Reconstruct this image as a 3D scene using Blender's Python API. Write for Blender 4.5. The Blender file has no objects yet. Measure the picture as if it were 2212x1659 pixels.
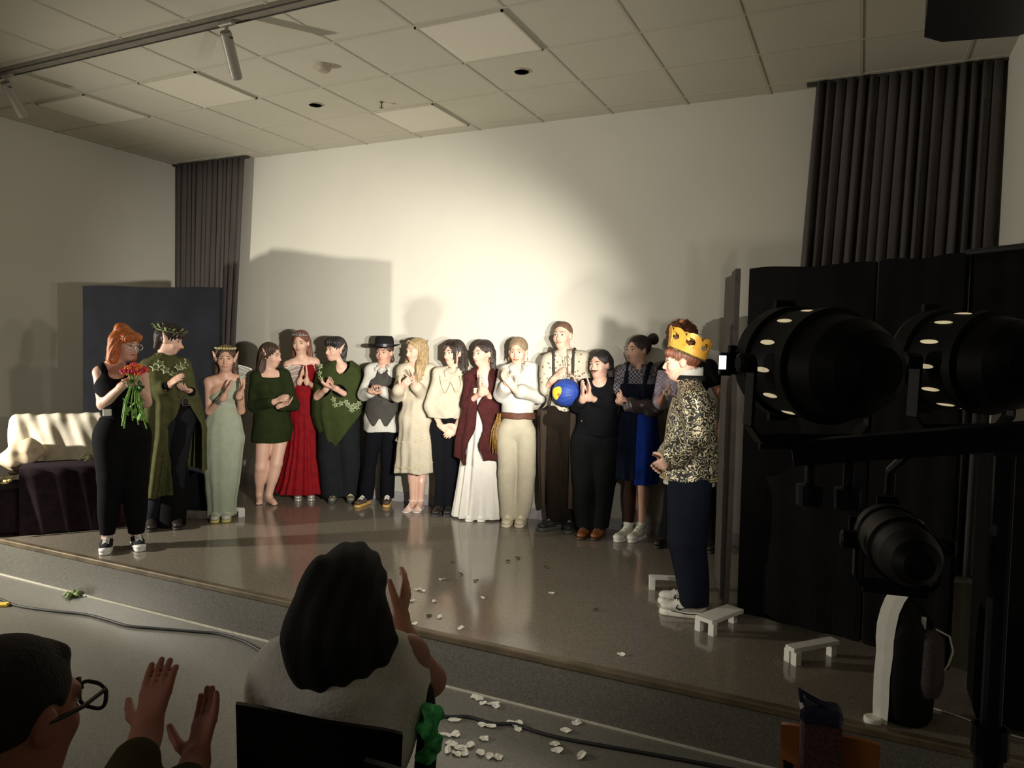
import bpy, math, random
import numpy as np
from mathutils import Matrix, Vector

random.seed(7)
SC = bpy.context.scene
COL = SC.collection

# ------------------------------------------------------------------ camera
cam_d = bpy.data.cameras.new('camera')
cam_d.sensor_width = 36.0
cam_d.lens = 1578.12 / 2212 * 36.0
cam_d.clip_start = 0.05
cam = bpy.data.objects.new('camera', cam_d)
COL.objects.link(cam)
R_ = (0.9020526, 0.43112264, 0.02084169)
U_ = (-0.0393086, 0.03396917, 0.99864955)
F_ = (-0.42983246, 0.90165368, -0.0475888)
CAM = (7.19516474, -6.07040618, 1.54283724)
cam.matrix_world = Matrix(((R_[0], U_[0], -F_[0], CAM[0]), (R_[1], U_[1], -F_[1], CAM[1]),
                           (R_[2], U_[2], -F_[2], CAM[2]), (0, 0, 0, 1)))
SC.camera = cam

# ------------------------------------------------------------------ world, lights, exposure
SC.view_settings.view_transform = 'Standard'
SC.view_settings.look = 'None'
SC.view_settings.gamma = 1.0
SC.view_settings.use_curve_mapping = False
SC.view_settings.exposure = 0.0
w = bpy.data.worlds.new('world'); SC.world = w
w.use_nodes = True
w.node_tree.nodes['Background'].inputs[0].default_value = (0.75, 0.8, 1.0, 1)
w.node_tree.nodes['Background'].inputs[1].default_value = 0.006

def spot(name, loc, target, energy, color, size, blend=0.6, radius=0.04):
    l = bpy.data.lights.new(name, 'SPOT')
    l.energy = energy; l.color = color; l.spot_size = math.radians(size); l.spot_blend = blend
    l.shadow_soft_size = radius
    o = bpy.data.objects.new(name, l); COL.objects.link(o)
    o.location = loc
    d = Vector(target) - Vector(loc)
    o.rotation_euler = d.to_track_quat('-Z', 'Y').to_euler()
    return o
WARM = (1.0, 0.935, 0.83)
AIM1 = Vector((3.9, 0.0, 1.75)); POS1 = Vector((7.022, -4.178, 1.528))
AIM2 = Vector((4.3, 0.0, 1.7)); POS2 = Vector((7.36, -3.80, 1.54))
d1 = (AIM1 - POS1).normalized(); d2 = (AIM2 - POS2).normalized()
spot('stage_light_near', POS1 + d1 * 0.13, (1.0, 0, 1.5), 120, WARM, 120, 1.0, 0.05)
spot('stage_beam_near', POS1 + d1 * 0.13, (2.95, 0, 1.5), 1250, WARM, 52, 1.0, 0.05)
spot('stage_light_far', POS2 + d2 * 0.13, (1.4, 0, 1.5), 60, WARM, 120, 1.0, 0.05)
spot('stage_beam_far', POS2 + d2 * 0.13, (3.95, 0, 1.75), 900, WARM, 37, 1.0, 0.05)
# lamp standing off the left end of the stage front
spot('side_light', (0.15, -4.35, 1.25), (2.4, -1.9, 1.0), 720, (1.0, 0.93, 0.80), 110, 0.8, 0.06)

# added fill at the back of the hall, brightens the audience
al = bpy.data.lights.new('hall_fill', 'AREA'); al.energy = 34; al.size = 1.6; al.color = (1, .93, .8)
ao = bpy.data.objects.new('hall_fill', al); COL.objects.link(ao); ao.location = (3.6, -9.2, 3.3); ao.rotation_euler = (math.radians(35), 0, 0)

# ------------------------------------------------------------------ materials
MATS = {}
def mat(name, color, rough=0.7, metal=0.0, var=0.12, scale=18.0, bump=0.0, bscale=60.0, emit=None, alpha=None, stretch=None, spec=0.5, coat=0.0, trans=0.0):
    if name in MATS: return MATS[name]
    m = bpy.data.materials.new(name); m.use_nodes = True
    nt = m.node_tree; b = nt.nodes['Principled BSDF']
    c = tuple(color) + (1.0,)
    b.inputs['Roughness'].default_value = rough
    b.inputs['Metallic'].default_value = metal
    b.inputs['Specular IOR Level'].default_value = spec
    if coat: b.inputs['Coat Weight'].default_value = coat; b.inputs['Coat Roughness'].default_value = 0.15
    if trans: b.inputs['Transmission Weight'].default_value = trans
    tc = nt.nodes.new('ShaderNodeTexCoord'); mp = nt.nodes.new('ShaderNodeMapping')
    nt.links.new(tc.outputs['Object'], mp.inputs[0])
    if stretch: mp.inputs['Scale'].default_value = stretch
    n = nt.nodes.new('ShaderNodeTexNoise'); n.inputs['Scale'].default_value = scale
    n.inputs['Detail'].default_value = 3
    nt.links.new(mp.outputs[0], n.inputs['Vector'])
    r = nt.nodes.new('ShaderNodeValToRGB')
    r.color_ramp.elements[0].position = 0.3; r.color_ramp.elements[1].position = 0.7
    r.color_ramp.elements[0].color = tuple(max(0, x * (1 - var)) for x in color) + (1,)
    r.color_ramp.elements[1].color = tuple(min(1, x * (1 + var)) for x in color) + (1,)
    nt.links.new(n.outputs['Fac'], r.inputs[0]); nt.links.new(r.outputs[0], b.inputs['Base Color'])
    if bump:
        n2 = nt.nodes.new('ShaderNodeTexNoise'); n2.inputs['Scale'].default_value = bscale
        nt.links.new(mp.outputs[0], n2.inputs['Vector'])
        bp = nt.nodes.new('ShaderNodeBump'); bp.inputs['Strength'].default_value = bump; bp.inputs['Distance'].default_value = 0.01
        nt.links.new(n2.outputs['Fac'], bp.inputs['Height']); nt.links.new(bp.outputs[0], b.inputs['Normal'])
    if emit:
        b.inputs['Emission Color'].default_value = tuple(emit[0]) + (1,); b.inputs['Emission Strength'].default_value = emit[1]
    if alpha is not None: b.inputs['Alpha'].default_value = alpha
    MATS[name] = m
    return m

def nodes_of(m):
    nt = m.node_tree; return nt, nt.nodes['Principled BSDF'], nt.links
def mathn(nt, op, a, b=None):
    n = nt.nodes.new('ShaderNodeMath'); n.operation = op
    for i, v in enumerate((a, b)):
        if v is None: continue
        if isinstance(v, (int, float)): n.inputs[i].default_value = v
        else: nt.links.new(v, n.inputs[i])
    return n.outputs[0]
def mixc(nt, fac, a, b):
    n = nt.nodes.new('ShaderNodeMix'); n.data_type = 'RGBA'
    nt.links.new(fac, n.inputs[0])
    for i, v in ((6, a), (7, b)):
        if isinstance(v, tuple): n.inputs[i].default_value = v + (1,)
        else: nt.links.new(v, n.inputs[i])
    return n.outputs[2]

def terrazzo(name, base, dark, light, rough):
    m = mat(name, base, rough, var=0.1, scale=1.5); nt, b, L = nodes_of(m)
    old = b.inputs['Base Color'].links[0].from_socket
    tc = nt.nodes.new('ShaderNodeTexCoord')
    v = nt.nodes.new('ShaderNodeTexVoronoi'); v.inputs['Scale'].default_value = 210
    L.new(tc.outputs['Object'], v.inputs['Vector'])
    sx = nt.nodes.new('ShaderNodeSeparateColor'); L.new(v.outputs['Color'], sx.inputs[0])
    f1 = mathn(nt, 'GREATER_THAN', sx.outputs[0], 0.72); f2 = mathn(nt, 'GREATER_THAN', sx.outputs[1], 0.8)
    c = mixc(nt, f1, old, dark); c = mixc(nt, f2, c, light)
    L.new(c, b.inputs['Base Color'])
    nn = nt.nodes.new('ShaderNodeTexNoise'); nn.inputs['Scale'].default_value = 2.5
    L.new(tc.outputs['Object'], nn.inputs['Vector'])
    L.new(mathn(nt, 'ADD', mathn(nt, 'MULTIPLY', nn.outputs['Fac'], 0.12), rough - 0.06), b.inputs['Roughness'])
    return m

def plaid(name, c1, c2, scale):
    m = mat(name, c1, 0.85); nt, b, L = nodes_of(m)
    tc = nt.nodes.new('ShaderNodeTexCoord'); ck = nt.nodes.new('ShaderNodeTexChecker'); ck.inputs['Scale'].default_value = scale
    ck.inputs[1].default_value = c1 + (1,); ck.inputs[2].default_value = c2 + (1,)
    L.new(tc.outputs['Object'], ck.inputs['Vector']); L.new(ck.outputs['Color'], b.inputs['Base Color'])
    return m
def spots(name, base, cols, scale, thr):
    m = mat(name, base, 0.85); nt, b, L = nodes_of(m)
    tc = nt.nodes.new('ShaderNodeTexCoord'); v = nt.nodes.new('ShaderNodeTexVoronoi'); v.inputs['Scale'].default_value = scale
    L.new(tc.outputs['Object'], v.inputs['Vector'])
    f = mathn(nt, 'LESS_THAN', v.outputs['Distance'], thr)
    s = nt.nodes.new('ShaderNodeSeparateColor'); L.new(v.outputs['Color'], s.inputs[0])
    g = mathn(nt, 'GREATER_THAN', s.outputs[0], 0.5)
    c = mixc(nt, g, cols[0], cols[1]); c = mixc(nt, f, base, c)
    L.new(c, b.inputs['Base Color'])
    return m
def vermicelli(name):
    m = mat(name, (0.02, 0.018, 0.015), 0.5); nt, b, L = nodes_of(m)
    tc = nt.nodes.new('ShaderNodeTexCoord'); n = nt.nodes.new('ShaderNodeTexNoise')
    n.inputs['Scale'].default_value = 38; n.inputs['Detail'].default_value = 0.0; n.inputs['Distortion'].default_value = 0.6
    L.new(tc.outputs['Object'], n.inputs['Vector'])
    f = mathn(nt, 'FRACT', mathn(nt, 'MULTIPLY', n.outputs['Fac'], 3.6))
    f = mathn(nt, 'ABSOLUTE', mathn(nt, 'SUBTRACT', f, 0.5))
    f = mathn(nt, 'LESS_THAN', f, 0.16)
    c = mixc(nt, f, (0.02, 0.018, 0.015), (0.74, 0.66, 0.44))
    L.new(c, b.inputs['Base Color'])
    L.new(mathn(nt, 'MULTIPLY', f, 0.35), b.inputs['Metallic'])
    bp = nt.nodes.new('ShaderNodeBump'); bp.inputs['Strength'].default_value = 0.5; bp.inputs['Distance'].default_value = 0.004
    L.new(f, bp.inputs['Height']); L.new(bp.outputs[0], b.inputs['Normal'])
    return m
def hairmat(name, c, rough=0.45, var=0.5):
    return mat(name, c, rough, var=var, scale=30, bump=0.5, bscale=70, stretch=(4, 4, 0.5))
SKIN = lambda t='fair': {'fair': mat('skin_fair', (0.66, 0.41, 0.31), 0.5, var=0.05, scale=9), 'tan': mat('skin_tan', (0.55, 0.32, 0.23), 0.5, var=0.05, scale=9),
                         'shaded': mat('skin_shade', (0.45, 0.21, 0.14), 0.5, var=0.08, scale=9)}[t]  # last tone is skin in shade, the dimness put into its colour
BLACK = lambda: mat('black_paint', (0.012, 0.012, 0.014), 0.45, var=0.2)
WHITEP = lambda: mat('white_paint', (0.75, 0.74, 0.68), 0.5, var=0.04)

# ------------------------------------------------------------------ object helpers
def tag(o, label=None, cat=None, group=None, kind=None):
    if label: o['label'] = label
    if cat: o['category'] = cat
    if group: o['group'] = group
    if kind: o['kind'] = kind
    return o
def empty(name, loc, label=None, cat=None, group=None):
    o = bpy.data.objects.new(name, None); COL.objects.link(o); o.location = loc; o.empty_display_size = 0.1
    return tag(o, label, cat, group)
def world_origin(o):
    v = Vector((0, 0, 0)); p = o
    while p is not None: v = v + Vector(p.location); p = p.parent
    return v
class MB:
    """collects world-space geometry, links it as one mesh object"""
    def __init__(s): s.v = []; s.f = []; s.mi = []; s.cur = 0
    def add(s, vs, fs):
        o = len(s.v); s.v += [tuple(map(float, p)) for p in vs]; s.f += [tuple(i + o for i in f) for f in fs]; s.mi += [s.cur] * len(fs)
    def box(s, c, size, rz=0.0, M=None, bev=0.0):
        hx, hy, hz = [a / 2 for a in size]
        if bev:
            b = min(bev, hx * .9, hy * .9, hz * .9); vs = []
            for sx in (-1, 1):
                for sy in (-1, 1):
                    for sz in (-1, 1):
                        vs += [(sx * hx, sy * (hy - b), sz * (hz - b)), (sx * (hx - b), sy * hy, sz * (hz - b)), (sx * (hx - b), sy * (hy - b), sz * hz)]
            I = lambda a, b_, c_, k: ((a * 2 + b_) * 2 + c_) * 3 + k
            fs = []
            for a in (0, 1):
                fs += [(I(a, 0, 0, 0), I(a, 1, 0, 0), I(a, 1, 1, 0), I(a, 0, 1, 0)), (I(0, a, 0, 1), I(1, a, 0, 1), I(1, a, 1, 1), I(0, a, 1, 1)), (I(0, 0, a, 2), I(1, 0, a, 2), I(1, 1, a, 2), I(0, 1, a, 2))]
            for a in (0, 1):
                for b_ in (0, 1):
                    fs += [(I(a, b_, 0, 0), I(a, b_, 0, 1), I(a, b_, 1, 1), I(a, b_, 1, 0)), (I(a, 0, b_, 0), I(a, 0, b_, 2), I(a, 1, b_, 2), I(a, 1, b_, 0)), (I(0, a, b_, 1), I(0, a, b_, 2), I(1, a, b_, 2), I(1, a, b_, 1))]
            for a in (0, 1):
                for b_ in (0, 1):
                    for c_ in (0, 1): fs.append((I(a, b_, c_, 0), I(a, b_, c_, 1), I(a, b_, c_, 2)))
        else:
            vs = [(x, y, z) for x in (-hx, hx) for y in (-hy, hy) for z in (-hz, hz)]
            fs = [(0, 1, 3, 2), (4, 6, 7, 5), (0, 4, 5, 1), (2, 3, 7, 6), (0, 2, 6, 4), (1, 5, 7, 3)]
        if M is None: M = Matrix.Rotation(rz, 3, 'Z')
        s.add([Vector(c) + M @ Vector(v) for v in vs], fs); return s
    def bar(s, a, b, w, h, up=(0, 0, 1)):
        a = Vector(a); b = Vector(b); d = (b - a); L = d.length; d.normalize()
        x = d.cross(Vector(up));
        if x.length < 1e-4: x = d.cross(Vector((1, 0, 0)))
        x.normalize(); z = x.cross(d)
        M = Matrix((x, d, z)).transposed()
        return s.box((a + b) / 2, (w, L, h), M=M)
    def tube(s, pts, r, n=8, cap=True):
        pts = [Vector(p) for p in pts]; rs = r if isinstance(r, (list, tuple)) else [r] * len(pts)
        vs = []; fs = []; prev = None
        for i, p in enumerate(pts):
            t = (pts[min(i + 1, len(pts) - 1)] - pts[max(i - 1, 0)])
            if t.length < 1e-9: t = Vector((0, 0, 1))
            t.normalize()
            if prev is None:
                x = t.cross(Vector((0, 0, 1)))
                if x.length < 0.1: x = t.cross(Vector((1, 0, 0)))
            else: x = prev - t * prev.dot(t)
            x.normalize(); y = t.cross(x); prev = x
            for k in range(n):
                a = 2 * math.pi * k / n
                vs.append(p + (x * math.cos(a) + y * math.sin(a)) * rs[i])
        for i in range(len(pts) - 1):
            for k in range(n):
                a = i * n + k; b = i * n + (k + 1) % n
                fs.append((a, b, b + n, a + n))
        if cap: fs.append(tuple(range(n - 1, -1, -1))); fs.append(tuple((len(pts) - 1) * n + k for k in range(n)))
        s.add(vs, fs); return s
    def lathe(s, o, axis, prof, n=32):
        """prof: list of (along axis, radius)"""
        ax = Vector(axis).normalized(); x = ax.cross(Vector((0, 0, 1)))
        if x.length < 0.1: x = ax.cross(Vector((1, 0, 0)))
        x.normalize(); y = ax.cross(x); o = Vector(o); vs = []; fs = []
        for t, r in prof:
            for k in range(n):
                a = 2 * math.pi * k / n
                vs.append(o + ax * t + (x * math.cos(a) + y * math.sin(a)) * max(r, 1e-4))
        for i in range(len(prof) - 1):
            for k in range(n):
                a = i * n + k; b = i * n + (k + 1) % n
                fs.append((a, b, b + n, a + n))
        s.add(vs, fs); return s
    def ell(s, c, ax, n=12, m=8):
        """ax: three half-axis vectors"""
        c = Vector(c); A, B, Cc = [Vector(a) for a in ax]; vs = []; fs = []
        for j in range(m + 1):
            t = math.pi * j / m
            for k in range(n):
                a = 2 * math.pi * k / n
                vs.append(c + A * math.sin(t) * math.cos(a) + B * math.sin(t) * math.sin(a) + Cc * math.cos(t))
        for j in range(m):
            for k in range(n):
                a = j * n + k; b = j * n + (k + 1) % n
                fs.append((a, a + n, b + n, b))
        s.add(vs, fs); return s
    def grid(s, P, thick=None):
        """P: rows x cols of points -> sheet; thick: offset vector for a closed slab"""
        R = len(P); Cn = len(P[0]); vs = [p for row in P for p in row]
        fs = [(i * Cn + j, i * Cn + j + 1, (i + 1) * Cn + j + 1, (i + 1) * Cn + j) for i in range(R - 1) for j in range(Cn - 1)]
        if thick is not None:
            N = len(vs); T = Vector(thick); vs = vs + [Vector(p) + T for p in vs]
            fs += [tuple(reversed([a + N for a in f])) for f in fs]
            ring = [(0, j) for j in range(Cn)] + [(i, Cn - 1) for i in range(1, R)] + [(R - 1, j) for j in range(Cn - 2, -1, -1)] + [(i, 0) for i in range(R - 2, 0, -1)]
            ids = [i * Cn + j for i, j in ring]
            for a, b in zip(ids, ids[1:] + ids[:1]): fs.append((b, a, a + N, b + N))
        s.add(vs, fs); return s
    def build(s, name, mats, parent=None, smooth=False, label=None, origin=None):
        if not isinstance(mats, (list, tuple)): mats = [mats]
        if parent is not None: O = world_origin(parent)
        elif origin is not None: O = Vector(origin)
        else:
            O = Vector((sum(p[0] for p in s.v) / len(s.v), sum(p[1] for p in s.v) / len(s.v), min(p[2] for p in s.v)))
        me = bpy.data.meshes.new(name)
        me.from_pydata([(p[0] - O.x, p[1] - O.y, p[2] - O.z) for p in s.v], [], s.f)
        for m in mats: me.materials.append(m)
        for i, p in enumerate(me.polygons): p.material_index = s.mi[i]
        if smooth: me.shade_smooth()
        me.update()
        o = bpy.data.objects.new(name, me); COL.objects.link(o)
        if parent is not None: o.parent = parent
        else: o.location = O
        if label: o['label'] = label
        return o

# ------------------------------------------------------------------ signed-distance sculpting
V = lambda *a: np.array(a, dtype=float)
def nrm(a): a = np.asarray(a, float); return a / (np.linalg.norm(a) + 1e-12)
UP = V(0, 0, 1)
def cap(p0, p1, r0, r1=None, flat=1.0, n=None):
    p0 = np.asarray(p0, float); p1 = np.asarray(p1, float); r1 = r0 if r1 is None else r1
    R = max(r0, r1) + 0.035; lo = np.minimum(p0, p1) - R; hi = np.maximum(p0, p1) + R
    d = p1 - p0; dd = d @ d + 1e-12
    def fn(X, Y, Z):
        qx, qy, qz = X - p0[0], Y - p0[1], Z - p0[2]
        t = np.clip((qx * d[0] + qy * d[1] + qz * d[2]) / dd, 0, 1)
        qx = qx - t * d[0]; qy = qy - t * d[1]; qz = qz - t * d[2]
        s2 = qx * qx + qy * qy + qz * qz
        if flat != 1.0:
            g = qx * n[0] + qy * n[1] + qz * n[2]; s2 = s2 + g * g * (1 / flat ** 2 - 1)
        return np.sqrt(s2) - (r0 + (r1 - r0) * t)
    return lo, hi, fn
def elp(c, axes):
    """ellipsoid; axes: 3 (unit dir, radius)"""
    c = np.asarray(c, float); ex = np.zeros(3)
    for a, r in axes: ex += np.abs(np.asarray(a)) * r
    rm = min(r for a, r in axes)
    def fn(X, Y, Z):
        qx, qy, qz = X - c[0], Y - c[1], Z - c[2]; s = 0; s4 = 0
        for a, r in axes:
            g = (qx * a[0] + qy * a[1] + qz * a[2]); s = s + (g / r) ** 2; s4 = s4 + (g / (r * r)) ** 2
        k = np.sqrt(s); return k * (k - 1) / np.sqrt(s4 + 1e-9)
    return c - ex - 0.035, c + ex + 0.035, fn
def loft(levels, side, front, pleat=None, pad=0.05):
    """levels: [(z, centre xyz or xy, rs, rf)] bottom to top; pleat=(N, amp0 at bottom, amp1 at top, phase)"""
    L = sorted(levels, key=lambda l: l[0]); zs = np.array([l[0] for l in L]); cx = np.array([l[1][0] for l in L]); cy = np.array([l[1][1] for l in L])
    rs = np.array([l[2] for l in L]); rf = np.array([l[3] for l in L]); m = max(rs.max(), rf.max()) + pad
    lo = V(cx.min() - m, cy.min() - m, zs[0] - 0.035); hi = V(cx.max() + m, cy.max() + m, zs[-1] + 0.035)
    def fn(X, Y, Z):
        Cx = np.interp(Z, zs, cx); Cy = np.interp(Z, zs, cy); RS = np.interp(Z, zs, rs); RF = np.interp(Z, zs, rf)
        s = ((X - Cx) * side[0] + (Y - Cy) * side[1]); f = ((X - Cx) * front[0] + (Y - Cy) * front[1])
        rho = np.sqrt((s / RS) ** 2 + (f / RF) ** 2); d = (rho - 1) * np.minimum(RS, RF)
        if pleat:
            th = np.arctan2(f / RF, s / RS); t = (Z - zs[0]) / (zs[-1] - zs[0]); A = pleat[1] + (pleat[2] - pleat[1]) * t
            d = d - A * (np.sin(pleat[0] * th + pleat[3] + 2 * np.sin(3 * th)) * 0.7 + 0.3 * np.sin(pleat[0] * 1.7 * th + 1))
        return np.maximum(d, np.maximum(zs[0] - Z, Z - zs[-1]))
    return lo, hi, fn
def fnbox(lo, hi, fn): return V(*lo), V(*hi), fn
class SDF:
    def __init__(s, k=0.02): s.ops = []; s.k = k; s.post = []
    def u(s, *ps, k=None):
        for p in ps: s.ops.append(('u', p, s.k if k is None else k))
        return s
    def s(s_, *ps, k=0.01):
        for p in ps: s_.ops.append(('s', p, k))
        return s_
    def i(s, fn): s.ops.append(('i', fn, 0)); return s           # keep fn<0
    def p(s, fn): s.ops.append(('p', fn, 0)); return s           # F += fn
    def build(s, name, mats, parent=None, h=0.008, fine=(), hz=None, label=None, origin=None):
        lo = np.min([o[1][0] for o in s.ops if o[0] == 'u'], axis=0); hi = np.max([o[1][1] for o in s.ops if o[0] == 'u'], axis=0)
        ax = []
        for a in range(3):
            if a == 2 and fine:
                z = lo[2]; L = []
                while z < hi[2]:
                    L.append(z); z += (h if any(f0 <= z <= f1 for f0, f1 in fine) else (hz or h * 2))
                ax.append(np.array(L))
            else: ax.append(np.arange(lo[a], hi[a], h))
        xs, ys, zs = ax; F = np.full((len(xs), len(ys), len(zs)), 9.0, np.float32)
        for kind, p, k in s.ops:
            if kind in 'us':
                sl = [slice(max(0, np.searchsorted(A, p[0][i]) - 1), np.searchsorted(A, p[1][i]) + 1) for i, A in enumerate((xs, ys, zs))]
                X = xs[sl[0]][:, None, None]; Y = ys[sl[1]][None, :, None]; Z = zs[sl[2]][None, None, :]
                if min(X.size, Y.size, Z.size) == 0: continue
                B = F[sl[0], sl[1], sl[2]]; d = np.broadcast_to(p[2](X, Y, Z), B.shape).astype(np.float32)
                if kind == 's': d = -d
                if k > 0:
                    hh = np.maximum(k - np.abs(B - d), 0) / k; cor = hh * hh * k / 4
                else: cor = 0
                F[sl[0], sl[1], sl[2]] = (np.minimum(B, d) - cor) if kind == 'u' else (np.maximum(B, d) + cor)
            else:
                X = xs[:, None, None]; Y = ys[None, :, None]; Z = zs[None, None, :]
                if kind == 'i': F = np.maximum(F, p(X, Y, Z).astype(np.float32))
                else: F = F + p(X, Y, Z).astype(np.float32)
        F[0] = F[-1] = 1; F[:, 0] = 1; F[:, -1] = 1; F[:, :, 0] = 1; F[:, :, -1] = 1
        v, q = surfnet(F, xs, ys, zs)
        if parent is not None: O = np.array(world_origin(parent))
        elif origin is not None: O = np.array(origin)
        else: O = V(v[:, 0].mean(), v[:, 1].mean(), v[:, 2].min())
        me = bpy.data.meshes.new(name); v = v - O
        me.vertices.add(len(v)); me.vertices.foreach_set('co', v.astype(np.float32).ravel())
        me.loops.add(q.size); me.loops.foreach_set('vertex_index', q.astype(np.int32).ravel())
        me.polygons.add(len(q)); me.polygons.foreach_set('loop_start', np.arange(0, q.size, 4, dtype=np.int32))
        me.update(calc_edges=True); me.shade_smooth()
        if not isinstance(mats, (list, tuple)): mats = [mats]
        for m in mats: me.materials.append(m)
        o = bpy.data.objects.new(name, me); COL.objects.link(o)
        if parent is not None: o.parent = parent
        else: o.location = O
        if label: o['label'] = label
        return o
def surfnet(F, xs, ys, zs):
    S = F < 0; nx, ny, nz = F.shape
    c = np.zeros((nx - 1, ny - 1, nz - 1), np.int8)
    for i in (0, 1):
        for j in (0, 1):
            for k in (0, 1): c += S[i:nx - 1 + i, j:ny - 1 + j, k:nz - 1 + k]
    act = np.argwhere((c > 0) & (c < 8)); idx = -np.ones(c.shape, np.int64); idx[tuple(act.T)] = np.arange(len(act))
    acc = np.zeros((len(act), 3)); cnt = np.zeros(len(act)); cor = [(i, j, k) for i in (0, 1) for j in (0, 1) for k in (0, 1)]
    A = {q: F[act[:, 0] + q[0], act[:, 1] + q[1], act[:, 2] + q[2]] for q in cor}
    for q in cor:
        for a in range(3):
            if q[a]: continue
            q2 = list(q); q2[a] = 1; q2 = tuple(q2); f0 = A[q]; f1 = A[q2]; m = (f0 < 0) != (f1 < 0)
            t = np.where(m, f0 / np.where(m, f0 - f1, 1), 0); P = np.array(q, float)[None, :].repeat(len(act), 0); P[:, a] = t
            acc += P * m[:, None]; cnt += m
    P = act + acc / np.maximum(cnt, 1)[:, None]
    v = np.stack([np.interp(P[:, a], np.arange(len(A_)), A_) for a, A_ in enumerate((xs, ys, zs))], 1)
    Q = []
    for a in range(3):
        sl0 = [slice(1, -1)] * 3; sl0[a] = slice(0, -1); sl1 = [slice(1, -1)] * 3; sl1[a] = slice(1, None)
        s0 = S[tuple(sl0)]; s1 = S[tuple(sl1)]
        for flip, m in ((0, s0 & ~s1), (1, ~s0 & s1)):
            e = np.argwhere(m)
            if len(e) == 0: continue
            e = e + np.array([0 if i == a else 1 for i in range(3)]); b, d = [(a + 1) % 3, (a + 2) % 3]
            def at(ob, od):
                g = e.copy(); g[:, b] -= ob; g[:, d] -= od; return idx[g[:, 0], g[:, 1], g[:, 2]]
            q = np.stack([at(1, 1), at(0, 1), at(0, 0), at(1, 0)], 1)
            if flip: q = q[:, ::-1]
            Q.append(q)
    return v, np.concatenate(Q)

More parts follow.
